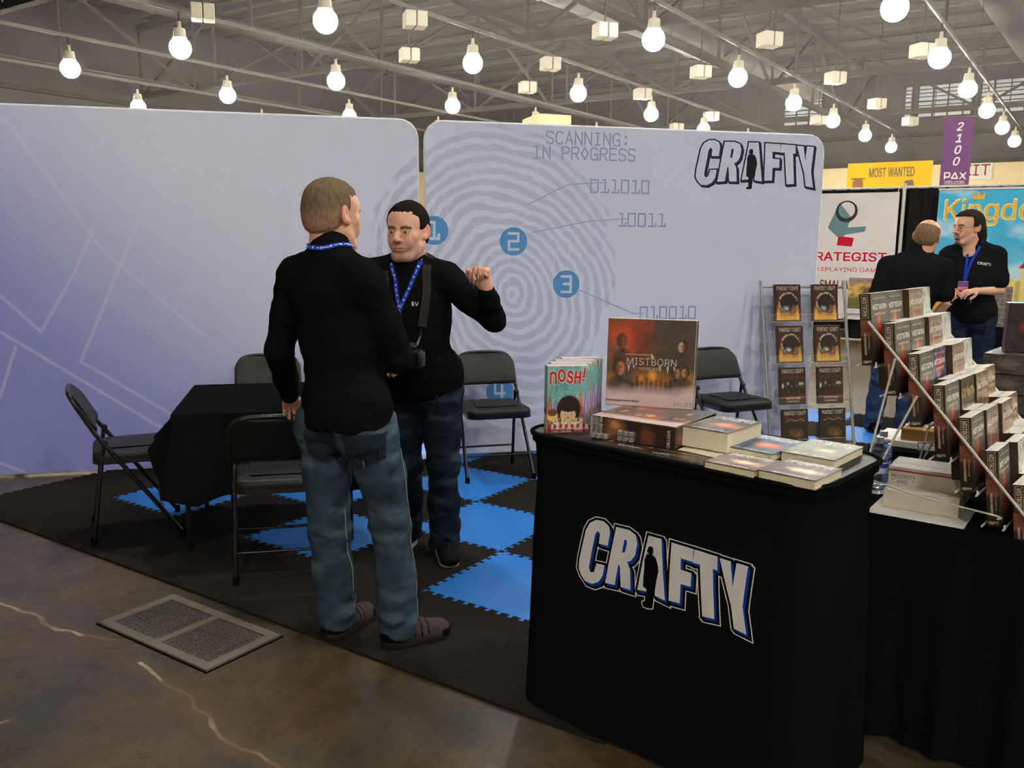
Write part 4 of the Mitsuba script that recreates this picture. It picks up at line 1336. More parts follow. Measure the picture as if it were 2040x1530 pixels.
# lanyard round the neck
def lanyard(k, mesh, path, n=70, w=.018, dots=True, off=.005):
    m, pos, s_, nn = conform(mesh, path, w, off, n)
    lk_ = part(k, 'lanyard', m, 'lanyard_blue', 30)
    if dots:
        for i in range(3, n - 2, 6):
            t_ = unit(np.cross(nn[i], s_[i]))
            o = pos[i] + nn[i] * .0022
            c = sheet(Point(0, 0).buffer(.0055, quad_segs=4), 0)
            part(lk_, 'printed_mark', xf(c, frame4(o, s_[i], unit(np.cross(nn[i], s_[i])), nn[i])), 'lanyard_white')
            c = sheet(rrect(-.0022, .0022, -.012, .012, .001, 2), 0)
            o2 = pos[min(i + 3, n - 1)] + nn[min(i + 3, n - 1)] * .0022
            part(lk_, 'printed_mark', xf(c, frame4(o2, s_[i], unit(np.cross(nn[i], s_[i])), nn[i])), 'lanyard_white')
    return lk_
nb = np.array([-.672, 3.235, 1.545])
fwd1, lf1 = unit([.42, .91, 0]), unit([-.91, .42, 0])
ringp = [nb + lf1 * .075 * math.cos(t) - fwd1 * .075 * math.sin(t) + Z * (-.012 * math.sin(t) ** 2) for t in np.linspace(-.5, PI + .5, 12)]
lanyard(k1, top1, ringp, 60)
# back pocket and seams of the jeans
def patch(mesh, keep, off, name, key, mat_, **kw):
    v, f, n = meshkit.arrays(mesh, True)
    m_ = keep(v)
    fm = f[m_[f].all(1)]
    if not len(fm):
        return None
    idx, inv = np.unique(fm, return_inverse=True)
    return part(key, name, trimesh.Trimesh(v[idx] + n[idx] * off, inv.reshape(fm.shape), process=False), mat_, True, **kw)
def local(v, o, ax_):
    return (v - o) @ np.asarray(ax_).T
mat('denim_dark', (36, 47, 56), .85, spec=.15)
mat('stitch', (150, 150, 138), .8)
pc = np.array([-.548, 3.10, .80])
def in_poly(v, poly, o, ex, ez, behind):
    q = v - o
    x, z = q @ ex, q @ ez
    return shapely.contains_xy(poly, x, z) & ((q @ behind) > -.1)
POCK = Polygon([(-.068, .075), (.068, .075), (.066, -.03), (.0, -.07), (-.066, -.03)])
patch(pants1, lambda v: in_poly(v, POCK, pc, -lf1, Z, -fwd1), .004, 'back_pocket', k1, 'denim_dark')
pc2 = np.array([-.70, 3.17, .80])
patch(pants1, lambda v: in_poly(v, POCK, pc2, -lf1, Z, -fwd1), .004, 'back_pocket', k1, 'denim_dark')
for a in ([(-.475, 3.20, .84), (-.44, 3.20, .70), (-.405, 3.22, .50), (-.385, 3.2, .25), (-.37, 3.2, .1)], [(-.64, 3.22, .55), (-.645, 3.235, .40), (-.635, 3.25, .25), (-.625, 3.25, .10)]):
    m, _, _, _ = conform(pants1, a, .004, .002, 50)
    part(k1, 'seam', m, 'stitch', 30)

# ------------------------------------------------------------------ the man who gestures
k2, top2, pants2, HM2 = build_person('person', 'man facing the viewer in a black shirt with one fist raised', dict(
    j=dict(head=(-.492, 4.105, 1.605), neck=(-.492, 4.155, 1.435), shL=(-.318, 4.115, 1.395), shR=(-.668, 4.185, 1.40), elL=(-.088, 4.015, 1.205), elR=(-.76, 4.17, 1.10), wrL=(-.118, 3.895, 1.355), wrR=(-.62, 3.97, 1.02),
           pelvis=(-.435, 4.19, .92), hipL=(-.345, 4.175, .88), hipR=(-.525, 4.20, .88), knL=(-.335, 4.14, .47), knR=(-.525, 4.22, .47), anL=(-.330, 4.165, .10), anR=(-.53, 4.29, .10),
           heelL=(-.345, 4.245, 0), toeL=(-.285, 3.965, 0), heelR=(-.52, 4.36, 0), toeR=(-.58, 4.09, 0)),
    face=(-.22, -.975), look=(-.33, -.94, -.06), tone=(222, 172, 146), wide=1.0, jaw=1.12, hs=1.10, hair=('short', (38, 32, 30)), skin=dict(stubble=.38, brow=(36, 28, 25), hairc=(92, 78, 72)),
    handL=dict(d=(-.22, -.12, .96), n=(-.45, -.88, .05), thumb=(-.9, .3, .1), curl=(1.15, 1.45, 1.0), spread=.02, thumb_curl=.7, fingers=(.85, 1, 1.05, 1.1), sc=1.05), handR=dict(d=(.6, -.6, 0), n=(0, 0, -1), thumb=(.3, -.9, 0), curl=(.5, .5, .4)),
    hem=.80, girth=1.12, hipw=.205, belly=.05, collar=.02, top=('shirt', 'knit_black', 'black long-sleeved shirt'), denim=(27, 35, 45), wear=.2, shoe=((30, 30, 32), (18, 18, 18), 'sole_grey'), wr_seed=23, flare=1.05))
fw2, lf2 = unit([-.22, -.975, 0]), unit([.975, -.22, 0])
n2 = np.array([-.492, 4.155, 1.435])
front2 = lambda a, b, z: n2 * [1, 1, 0] + lf2 * a + fw2 * b + Z * z
lanyard(k2, top2, [front2(-.055, -.02, 1.475), front2(-.046, .06, 1.44), front2(-.022, .14, 1.36), front2(.008, .20, 1.25), front2(-.02, .22, 1.17)], 46, .020)
lanyard(k2, top2, [front2(.075, -.02, 1.475), front2(.068, .06, 1.44), front2(.05, .14, 1.36), front2(.012, .19, 1.26), front2(-.05, .22, 1.13), front2(-.07, .22, 1.08)], 52, .020)
mm, _, _, _ = conform(top2, [front2(-.080, -.03, 1.48), front2(-.080, .05, 1.42), front2(-.074, .12, 1.34), front2(-.070, .18, 1.20)], .040, .007, 40)
ck2 = thing('photo_camera', 'black single-lens camera hanging from a wide grey strap before the gesturing man', 'camera')
part(ck2, 'strap', mm, 'strap_grey', 30)
mm, _, _, _ = conform(top2, [front2(.085, -.03, 1.48), front2(.105, .05, 1.42), front2(.122, .12, 1.32), front2(.122, .18, 1.165)], .040, .007, 40)
part(ck2, 'strap', mm, 'strap_grey', 30)
mm, _, _, _ = conform(top2, [front2(.122, .18, 1.17), front2(.115, .2, 1.12), front2(.085, .22, 1.05)], .010, .008, 20)
part(ck2, 'strap_end', mm, 'camera_black', 30)
CM_ = frame4(front2(.035, .235, 1.035), lf2, np.array([0, 0, 1.0]), -fw2)       # x his left, y up, z back to him
cxf = frame4(front2(.105, .30, 1.05), lf2, fw2, Z)
part(ck2, 'camera_body', xf(cat(cbox(-.066, .066, -.028, .028, -.045, .04, .012), cbox(-.028, .028, -.03, .03, .035, .068, .012), cbox(.035, .066, .0, .045, -.045, .035, .012)), cxf), 'camera_black', 40)
part(ck2, 'lens', xf(xf(lathe([(.001, .02), (.034, .02), (.036, .06), (.033, .085), (.029, .085), (.027, .075), (.001, .072)], 28), M4(rx=-PI / 2)), cxf @ M4(x=-.01, y=.0, z=-.005)), 'camera_black', 40)
part(ck2, 'glass', xf(xf(lathe([(.001, .076), (.026, .073)], 24), M4(rx=-PI / 2)), cxf @ M4(x=-.01, z=-.005)), 'camera_glass', 40)
part(ck2, 'maker_plate', xf(xf(centred(text2d('Canon', .0075, True)), frame4((0, .0312, .053), (-1, 0, 0), (0, 0, 1), (0, 1, 0))), cxf), 'logo_white')
def chest_text(k, mesh, s, o, ex, ez, h, mat_='logo_white', bold=True):
    from scipy.spatial import cKDTree
    t = centred(text2d(s, h, bold))
    v = np.array(t.vertices)
    p = o + v[:, :1] * ex + v[:, 1:2] * ez
    nrm = meshkit.arrays(mesh, True)[2]
    dd, ii = cKDTree(mesh.vertices).query(p, k=8)
    nn = nrm[ii].mean(1); nn /= np.linalg.norm(nn, axis=1, keepdims=True)
    sp = np.asarray(mesh.vertices)[ii].mean(1)
    p = p + nn * (((sp - p) * nn).sum(1) + .005)[:, None]
    return part(k, 'lettering', trimesh.Trimesh(p, t.faces, process=False), mat_, label='white printed letters')
for s, a in (('D', -.055), ('EV', .085), ('H', .155)):
    chest_text(k2, top2, s, front2(a, .17, 1.285), lf2, Z, .020)

# ------------------------------------------------------------------ the two men behind the book rack
k3, top3, pants3, HM3 = build_person('person', 'balding man in a black polo shirt seen from behind, beyond the book rack', dict(
    j=dict(head=(3.335, 7.10, 1.625), neck=(3.275, 7.09, 1.455), shL=(3.05, 7.13, 1.39), shR=(3.44, 7.00, 1.38), elL=(2.955, 7.10, 1.10), elR=(3.48, 6.99, 1.10), wrL=(3.00, 7.28, .92), wrR=(3.40, 7.13, .90),
           pelvis=(3.18, 7.09, .93), hipL=(3.085, 7.12, .89), hipR=(3.275, 7.06, .89), knL=(3.06, 7.12, .47), knR=(3.27, 7.06, .47), anL=(3.03, 7.14, .10), anR=(3.25, 7.05, .10), heelL=(3.02, 7.05, 0), toeL=(3.08, 7.33, 0), heelR=(3.22, 6.97, 0), toeR=(3.34, 7.23, 0)),
    face=(.35, .93), look=(.62, .78, -.05), tilt=.12, tone=(216, 164, 128), wide=1.06, hs=1.1, hair=('ring', (132, 106, 78)), fine=1.5,
    handL=dict(d=(.1, .5, -.8), n=(.9, .2, 0), thumb=(.2, .9, .3)), handR=dict(d=(0, .5, -.8), n=(-.9, .2, 0), thumb=(0, .9, .3)),
    hem=.86, girth=1.15, belly=.04, collar=.045, sleeve='short', bare=.30, bare_r=.040, top=('polo_shirt', 'polo_black', 'black polo shirt'), denim=(44, 60, 88), wear=.25, shoe=((24, 24, 26), (18, 18, 18), 'shoe_sole'), wr_seed=31, cloth_h=.011))
k4, top4, pants4, HM4 = build_person('person', 'bearded man in profile with long dark hair and glasses, facing the balding man', dict(
    j=dict(head=(3.885, 7.540, 1.707), neck=(3.955, 7.560, 1.542), shL=(4.130, 7.500, 1.477), shR=(3.795, 7.640, 1.477), elL=(4.165, 7.440, 1.182), elR=(3.740, 7.660, 1.162), wrL=(3.880, 7.300, 1.187), wrR=(3.720, 7.500, 1.152),
           pelvis=(4.000, 7.570, 1.002), hipL=(4.090, 7.530, 0.952), hipR=(3.910, 7.610, 0.952), knL=(4.090, 7.520, 0.522), knR=(3.900, 7.620, 0.522), anL=(4.100, 7.540, 0.100), anR=(3.890, 7.640, 0.100), heelL=(4.120, 7.610, 0.000), toeL=(4.040, 7.340, 0.000), heelR=(3.920, 7.710, 0.000), toeR=(3.820, 7.450, 0.000)),
    face=(-.40, -.92), look=(-.97, -.22, -.02), tone=(218, 170, 138), wide=1.04, hs=1.16, hair=('long', (48, 42, 38)), fine=1.5, skin=dict(goatee=True, brow=(44, 38, 34)),
    handL=dict(d=(-.93, -.2, -.1), n=(.1, .3, -.9), thumb=(.1, -.9, .3), curl=(.35, .45, .35)), handR=dict(d=(.1, -.9, .1), n=(.6, 0, -.6), thumb=(.6, 0, .6)),
    hem=.90, girth=1.12, belly=.04, collar=.04, sleeve='short', bare=.29, bare_r=.042, top=('polo_shirt', 'polo_black', 'black polo shirt'), denim=(34, 42, 60), wear=.1, shoe=((24, 24, 26), (18, 18, 18), 'shoe_sole'), wr_seed=37, cloth_h=.011))
n4, fw4, lf4 = np.array([3.955, 7.56, 0.022]), unit([-.40, -.92, 0]), unit([.92, -.40, 0])
f4 = lambda a, b, z: n4 + lf4 * a + fw4 * b + Z * z
lanyard(k4, top4, [f4(-.05, .02, 1.56), f4(-.045, .09, 1.48), f4(-.05, .14, 1.38), f4(-.06, .17, 1.26), f4(-.065, .18, 1.22)], 30, .02, False)
lanyard(k4, top4, [f4(.05, .02, 1.56), f4(.02, .09, 1.48), f4(-.02, .14, 1.38), f4(-.05, .17, 1.26), f4(-.06, .18, 1.22)], 30, .02, False)
bd = thing('name_badge', 'small pink and violet name badge on the lanyard of the long-haired man', 'badge', frame4(f4(-.065, .215, 1.175), lf4, Z, fw4))
part(bd, 'card', prism(rrect(-.04, .04, -.065, .065, .006, 3), .0015), 'badge_pink' if 'badge_pink' in scene else mat('badge_pink', (206, 120, 138), .5))
part(bd, 'band', sheet(sbox(-.04, .02, .04, .06), .002), mat('badge_violet', (104, 72, 132), .5))
part(bd, 'stripe', sheet(sbox(-.03, -.03, .03, -.01), .002), mat('badge_dark', (96, 44, 70), .5))
chest_text(k4, top4, 'CRAFTY', f4(.105, .15, 1.40), lf4, Z, .026)
# collar insert and glasses
gx = lambda p: (HM4 @ np.array([*p, 1]))[:3]
gk = thing('eyeglasses', 'thin wire eyeglasses on the long-haired man in profile', 'glasses')
for s in (-1, 1):
    ring = [gx((s * .033 + .022 * math.cos(t), .096 + .004 * -abs(math.cos(t)), .001 + .016 * math.sin(t))) for t in np.linspace(0, 2 * PI, 16, endpoint=False)]
    part(gk, 'rim', tube(ring, .0013, 6, closed=True), 'steel')
    part(gk, 'temple', tube([gx((s * .056, .09, .006)), gx((s * .078, .04, .007)), gx((s * .084, -.03, .004))], .0014, 6), 'steel')
part(gk, 'bridge', tube([gx((-.011, .099, .004)), gx((0, .102, .006)), gx((.011, .099, .004))], .0013, 6), 'steel')
# ------------------------------------------------------------------ printed matter: flat grids with a dye colour at each vertex
mat('print_gloss', VC, .22, spec=.5, clearcoat=.5, clearcoat_gloss=.9)
mat('print_satin', VC, .42, spec=.35)
mat('print_matte', VC, .55, spec=.3)
mat('paper_white', (232, 228, 216), .8, spec=.1)
mat('page_edge', proc(lambda p, n, uv: mi.Color3f(lin((236, 226, 196))) * (.86 + .18 * noise(p.x * 40, p.y * 40, p.z * 900))), .85, spec=.1)
mat('page_white', proc(lambda p, n, uv: mi.Color3f(lin((238, 234, 222))) * (.92 + .1 * noise(p.x * 500, p.y * 500, p.z * 60))), .85, spec=.1)
mat('box_dark', (58, 42, 36), .35, spec=.5)
mat('box_edge', (176, 168, 160), .3, spec=.5)
mat('title_pale', (206, 196, 178), .5)
mat('title_gold', (190, 156, 96), .5)
mat('title_dark', (42, 34, 32), .5)
mat('title_red', (202, 44, 40), .45)
mat('title_white', (236, 230, 220), .45)
def grid_print(w, h, fn, nx, ny, m=None):
    """A printed sheet w x h in the xy plane, facing +z, coloured by fn(u, v)."""
    x, y = np.meshgrid(np.linspace(0, 1, nx), np.linspace(0, 1, ny), indexing='ij')
    v = np.column_stack([x.ravel() * w, y.ravel() * h, np.zeros(nx * ny)])
    i, j = np.meshgrid(np.arange(nx - 1), np.arange(ny - 1), indexing='ij')
    a = (i * ny + j).ravel()
    f = np.vstack([np.column_stack([a, a + ny, a + ny + 1]), np.column_stack([a, a + ny + 1, a + 1])])
    c = np.clip(fn(x.ravel(), y.ravel()), 0, 1)
    me = trimesh.Trimesh(v, f, process=False)
    if m is not None:
        me = xf(me, m)
    return me, c
def nz(u, v, f, seed=0, o=4, ay=1.0):
    return meshkit.fbm(np.column_stack([u * f, v * f * ay, np.full_like(u, seed * 3.7)]), o, seed)
class Art:
    """Layers of dye over a base colour."""
    def __init__(s, u, v, base):
        s.u, s.v = u, v
        s.c = np.tile(np.array(lin(base)), (len(u), 1))
    def lay(s, col, m):
        m = np.clip(m, 0, 1)[:, None]
        s.c = s.c * (1 - m) + np.array(lin(col)) * m
        return s
    def blob(s, col, x, y, rx, ry, a=1.0, soft=1.0, rough=0.0, seed=1):
        d = np.hypot((s.u - x) / rx, (s.v - y) / ry)
        if rough:
            d = d + rough * (nz(s.u, s.v, 9, seed, 3) - .5)
        return s.lay(col, a * np.clip((1.15 - d) / (.5 * soft), 0, 1))
    def noise(s, col, f, lo, hi, a=1.0, seed=2, ay=1.0):
        n = nz(s.u, s.v, f, seed, 4, ay)
        return s.lay(col, a * np.clip((n - lo) / (hi - lo), 0, 1))
    def poly(s, col, pts, a=1.0):
        return s.lay(col, a * shapely.contains_xy(Polygon(pts), s.u, s.v).astype(float))
def art_war(u, v):            # big square game box: ember sky, dark figures, pale mist below
    A_ = Art(u, v, (72, 62, 58))
    A_.blob((186, 74, 46), .22, .86, .30, .34, .95, 1.2, .9, 3).blob((120, 50, 36), .42, .70, .16, .30, .7, 1.2, .9, 5)
    A_.noise((44, 38, 38), 5, .45, .75, .5, 4)
    A_.blob((112, 78, 52), .06, .48, .18, .26, .8, 1.4, .6, 7).blob((178, 112, 46), .04, .22, .10, .16, .7, 1.6)
    A_.blob((150, 96, 44), .52, .30, .26, .16, .95, 1.6, .6, 8).blob((224, 150, 62), .53, .36, .06, .07, .9, 1.6).blob((214, 140, 56), .40, .33, .04, .05, .7, 1.6)
    A_.blob((168, 120, 60), .95, .26, .12, .18, .8, 1.5)
    for x, y, r, c, lit in ((.17, .73, .058, (120, 78, 58), 1), (.15, .43, .072, (176, 112, 76), 1), (.85, .70, .052, (184, 150, 122), -1), (.80, .40, .050, (160, 114, 82), 1), (.895, .41, .044, (170, 122, 84), -1)):
        A_.blob((64, 54, 50), x, y - r * 2.7, r * 2.0, r * 1.5, .8, .8, .3, 9).blob((50, 38, 34), x, y - r * 1.3, r * .55, r, .8, .8)
        A_.blob((46, 36, 32), x - lit * r * .25, y + r * .35, r * 1.05, r * 1.45, .9, .7, .25, 3)
        A_.blob(c, x + lit * r * .12, y, r * .70, r * 1.12, .95, .6).blob((70, 46, 38), x - lit * r * .38, y - r * .05, r * .42, r * 1.0, .75, .9)
        A_.blob((52, 34, 28), x + lit * r * .25, y + r * .22, r * .34, r * .09, .8, .8).blob((96, 56, 44), x + lit * r * .25, y - r * .55, r * .22, r * .07, .8, .8)
    for x in np.linspace(.30, .74, 9):
        hh = .10 + .05 * math.sin(x * 60)
        A_.blob((40, 26, 22), x, .20, .018, hh, .75, 1.0, .6, int(x * 90)).blob((40, 26, 22), x, .20 + hh, .012, .016, .75)
    A_.lay((214, 190, 186), np.clip((.27 + .16 * (nz(u, v, 5, 6) - .5) - v) / .13, 0, 1) * .95)
    return A_.c
def art_war_side(u, v):
    A_ = Art(u, v, (54, 40, 34))
    A_.lay((196, 180, 176), np.clip((.16 - u + .10 * (nz(u, v, 6, 3) - .5)) / .14, 0, 1))
    A_.blob((176, 116, 66), .30, .55, .13, .55, .9, 1.4, .7, 4).blob((214, 168, 100), .30, .72, .06, .22, .9, 1.5).blob((96, 52, 34), .36, .2, .08, .3, .8, 1.4)
    A_.blob((132, 72, 46), .68, .45, .10, .45, .85, 1.5, .7, 6).blob((40, 30, 28), .55, .6, .08, .6, .7, 1.3, .6, 8)
    A_.noise((34, 26, 24), 7, .5, .8, .6, 9)
    return A_.c
def art_fair(u, v):           # small game box: funfair of food
    A_ = Art(u, v, (124, 190, 190))
    A_.noise((168, 212, 204), 6, .5, .7, .6, 3)
    for i, (x, w, h, c) in enumerate(((.06, .11, .56, (206, 70, 56)), (.20, .11, .50, (140, 104, 176)), (.36, .11, .54, (204, 96, 54)), (.66, .12, .58, (226, 140, 66)), (.80, .11, .62, (214, 104, 60)), (.94, .12, .66, (166, 128, 196)))):
        A_.poly(c, [(x - w, .14), (x + w, .14), (x + .012, h), (x - .012, h)])
        A_.poly((236, 226, 206), [(x - w * .3, .14), (x + w * .25, .14), (x, h)], .5)
    for x, y in ((.30, .60), (.56, .62), (.10, .62)):
        for k in range(12):
            a = k * PI / 6
            A_.poly((44, 76, 92), [(x, y), (x + .16 * math.cos(a), y + .11 * math.sin(a)), (x + .16 * math.cos(a + .07), y + .11 * math.sin(a + .07))], .8)
    A_.noise((110, 76, 60), 10, .55, .75, .45, 5).lay((112, 92, 66), np.clip((.34 - v) / .08, 0, 1) * .75)
    A_.noise((74, 130, 70), 9, .62, .72, .6, 11)
    A_.blob((48, 30, 28), .52, .36, .27, .19, 1, .25).blob((232, 186, 140), .50, .27, .17, .12, 1, .25).blob((48, 30, 28), .52, .38, .20, .06, 1, .3)
    for x in (.43, .58):
        A_.blob((250, 246, 240), x, .30, .034, .018, 1, .3).blob((40, 26, 24), x, .297, .015, .013, 1, .3)
    A_.blob((150, 84, 66), .50, .23, .05, .008, .9, .5)
    A_.blob((236, 196, 110), .12, .26, .12, .08, 1, .3).blob((120, 70, 48), .12, .31, .11, .05, 1, .4)
    n = nz(u, v, 16, 7, 2)
    A_.lay((240, 226, 190), ((v > .12) & (v < .22) & (np.abs(u - .5) < .36) & (n > .42)) * 1.0)
    A_.lay((188, 150, 96), ((v > .12) & (v < .22) & (np.abs(u - .5) < .36) & (n > .60)) * .8)
    A_.lay((190, 40, 38), ((v < .13) & (np.sin(u * 44) > 0)) * 1.0).lay((236, 226, 214), ((v < .13) & (np.sin(u * 44) <= 0) & (u > .1)) * .8)
    A_.lay((120, 30, 32), (v < .055) * .9)
    return A_.c
def art_ring(u, v):           # role-playing book: ring of bone over fire
    A_ = Art(u, v, (70, 42, 34))
    A_.noise((44, 28, 24), 8, .4, .7, .8, 3)
    d = np.hypot((u - .52) / .36, (v - .50) / .27)
    n = nz(u, v, 14, 5, 3)
    A_.lay((34, 28, 28), np.clip(1.05 - d, 0, .25) * 4 * .85)
    A_.lay((176, 164, 142), (np.abs(d - .98) < .10) * (n > .46) * .85)
    A_.lay((150, 70, 40), np.clip((.40 - v) / .2, 0, 1) * .8).lay((226, 176, 78), np.clip((.24 - v + .2 * (n - .5)) / .12, 0, 1) * .9)
    A_.lay((234, 186, 84), (np.abs(np.abs(u - .5) - .36) < .06) * np.clip((.45 - v) / .3, 0, 1) * .8)
    A_.blob((120, 160, 150), .42, .36, .12, .07, .9, 1.3, .8, 6).blob((206, 214, 204), .46, .34, .05, .03, .9, 1.3).blob((60, 92, 76), .36, .28, .10, .05, .7, 1.2, .8, 8)
    A_.blob((150, 110, 84), .72, .34, .08, .10, .6, 1.4, .8, 9)
    A_.lay((56, 26, 22), ((u < .06) | (u > .95) | (v > .965) | (v < .03)) * .9)
    return A_.c
def art_band(u, v):           # role-playing book: dark company of figures
    A_ = Art(u, v, (42, 34, 28))
    A_.noise((66, 54, 42), 6, .45, .75, .9, 3)
    A_.lay((96, 30, 26), np.exp(-((v - .74) / .035) ** 2) * (np.abs(u - .5) < .42) * .8)
    A_.blob((206, 200, 186), .12, .52, .05, .07, .9, 1.2, 1.0, 4).blob((190, 188, 178), .82, .55, .10, .045, .9, 1.2, .8, 6).blob((176, 176, 170), .30, .56, .05, .04, .8, 1.2, 1.0, 8)
    for x, y, r in ((.25, .42, .09), (.46, .40, .11), (.66, .42, .09), (.84, .40, .08)):
        A_.blob((30, 24, 20), x, y, r, r * 1.8, .85, 1.0, .7, int(x * 50)).blob((120, 88, 64), x, y + r * .8, r * .4, r * .4, .7, 1.2)
    A_.lay((132, 28, 24), np.clip((.26 - v) / .05, 0, 1) * np.clip((v - .15) / .04, 0, 1) * (.5 + nz(u, v, 7, 5)) * .85)
    A_.lay((30, 24, 22), (v < .15) * .9)
    A_.lay((34, 20, 18), ((u < .05) | (v > .97)) * .9)
    return A_.c
def art_dusk(u, v):           # role-playing book: dark with an amber glow
    A_ = Art(u, v, (36, 30, 26))
    A_.lay((96, 30, 26), np.exp(-((v - .76) / .03) ** 2) * (np.abs(u - .5) < .4) * .8).lay((170, 150, 120), np.exp(-((v - .70 - .02 * np.cos(u * 18)) / .012) ** 2) * (np.abs(u - .5) < .38) * .7)
    A_.blob((120, 86, 44), .55, .34, .30, .16, .8, 1.8, .8, 3).blob((176, 128, 62), .62, .30, .10, .07, .8, 1.8)
    A_.noise((24, 22, 20), 7, .45, .7, .6, 5)
    return A_.c
def art_red_figure(u, v):     # novel-size cover: grey sky, red cloaked shape
    A_ = Art(u, v, (112, 112, 104))
    A_.noise((84, 88, 82), 6, .4, .7, .8, 3)
    A_.lay((58, 58, 52), np.clip((.52 - v) / .3, 0, 1) * .9)
    A_.blob((168, 72, 48), .48, .44, .22, .26, .95, 1.2, .7, 4).blob((128, 36, 26), .56, .28, .26, .24, .9, 1.2, .8, 6).blob((206, 128, 90), .44, .62, .10, .10, .7, 1.3)
    A_.lay((34, 24, 20), np.clip((.14 - v + .1 * (nz(u, v, 7, 8) - .5)) / .12, 0, 1))
    A_.noise((50, 40, 34), 12, .55, .8, .5, 9)
    return A_.c
def art_rose(u, v):
    A_ = Art(u, v, (150, 128, 112))
    A_.noise((112, 92, 80), 6, .4, .7, .8, 5)
    A_.blob((150, 90, 78), .5, .42, .42, .28, .9, 1.5, .6, 4).lay((74, 48, 42), np.clip((.28 - v) / .2, 0, 1) * .9).blob((206, 150, 130), .3, .5, .12, .16, .5, 1.5)
    A_.lay((196, 188, 172), (np.abs(v - .82) < .09) * (nz(u, v, 22, 6, 2) > .5) * .75)
    return A_.c
def art_pale(u, v):
    A_ = Art(u, v, (206, 212, 200))
    A_.noise((140, 150, 140), 8, .45, .65, .9, 5).lay((96, 104, 92), (nz(u, v, 9, 7) > .55) * (v < .6) * .7)
    return A_.c
def art_violet(u, v):
    A_ = Art(u, v, (98, 88, 116))
    A_.noise((52, 44, 66), 6, .4, .65, .9, 5).blob((192, 70, 72), .52, .76, .3, .16, .8, 1.4, .9, 6).noise((206, 196, 210), 13, .6, .72, .8, 8)
    return A_.c
def art_olive(u, v):
    A_ = Art(u, v, (84, 74, 58))
    A_.noise((54, 46, 38), 6, .4, .7, .8, 7).lay((166, 154, 112), ((np.abs(v - .80) < .07) | (np.abs(v - .56) < .05)) * (nz(u, v, 20, 3, 2) > .48) * .85).blob((150, 120, 74), .5, .3, .3, .14, .5, 1.5, .8, 3)
    return A_.c
def art_amber(u, v):
    A_ = Art(u, v, (150, 120, 92))
    A_.noise((92, 70, 62), 6, .4, .65, .8, 8).blob((226, 168, 84), .7, .3, .24, .26, .85, 1.4, .7, 4).blob((190, 96, 54), .3, .24, .2, .2, .8, 1.4, .6, 6)
    A_.lay((206, 200, 190), (np.abs(v - .84) < .06) * (nz(u, v, 24, 9, 2) > .5) * .7)
    return A_.c
def art_spine(u, v):          # spine: brown, embers in the middle, dark below
    A_ = Art(u, v, (62, 44, 30))
    A_.lay((156, 82, 44), np.clip((v - .38) / .05, 0, 1) * np.clip((.64 - v) / .02, 0, 1) * (.45 + .8 * nz(u, v * 4, 5, 3)))
    A_.lay((74, 54, 110), np.exp(-((v - .50) / .05) ** 2) * (nz(u, v * 4, 6, 5) > .52) * .8)
    A_.lay((58, 28, 18), np.clip((.42 - v) / .06, 0, 1)).lay((38, 24, 17), np.clip((.30 - v) / .1, 0, 1))
    return A_.c
def art_city(u, v):           # folded game map
    A_ = Art(u, v, (118, 106, 98))
    g = ((np.abs((u * 9 + .3 * np.sin(v * 7)) % 1 - .5) < .08) | (np.abs((v * 8 + .3 * np.sin(u * 6)) % 1 - .5) < .08))
    A_.noise((92, 82, 78), 16, .4, .6, .9, 3).lay((150, 138, 124), g * .7)
    A_.poly((156, 138, 118), [(.02, .18), (.5, .18), (.5, .62), (.02, .62)], .75).poly((96, 60, 48), [(.08, .34), (.2, .34), (.2, .46), (.08, .46)], .8).poly((96, 60, 48), [(.3, .22), (.42, .22), (.42, .32), (.3, .32)], .8)
    return A_.c
def art_nebula(u, v):         # dark box with a red cloud
    A_ = Art(u, v, (58, 48, 54))
    A_.noise((34, 28, 34), 6, .4, .7, .8, 3).blob((186, 38, 60), .52, .52, .3, .16, .85, 1.5, .9, 4).blob((220, 90, 90), .5, .52, .09, .07, .8, 1.5)
    A_.lay((196, 190, 186), (np.abs(v - .86) < .02) * (np.abs(u - .8) < .12) * .8)
    return A_.c
def art_battle(u, v):
    A_ = Art(u, v, (70, 62, 58))
    A_.noise((44, 38, 36), 7, .4, .7, .8, 6).blob((120, 108, 98), .30, .55, .16, .3, .8, 1.4, .8, 5).blob((150, 104, 60), .82, .4, .2, .4, .7, 1.5, .8, 7).noise((150, 140, 128), 16, .62, .75, .6, 9)
    return A_.c
def art_land(c0, c1, c2, sd):
    def fn(u, v):
        A_ = Art(u, v, c0)
        A_.noise(c1, 6, .42, .66, .9, sd, .6).blob(c2, .62, .42, .34, .16, .9, 1.4, .9, sd + 2).blob([min(255, x + 50) for x in c2], .60, .44, .16, .07, .85, 1.4, .9, sd + 4)
        A_.lay((214, 208, 192), ((np.abs(v - .90) < .035) | (np.abs(v - .80) < .03)) * (nz(u, v * .6, 34, sd, 2) > .47) * (np.abs(u - .5) < .42) * .85)
        A_.lay((220, 212, 196), (np.abs(v - .07) < .02) * (nz(u, v * .6, 40, sd + 1, 2) > .47) * (np.abs(u - .5) < .36) * .7)
        return A_.c
    return fn

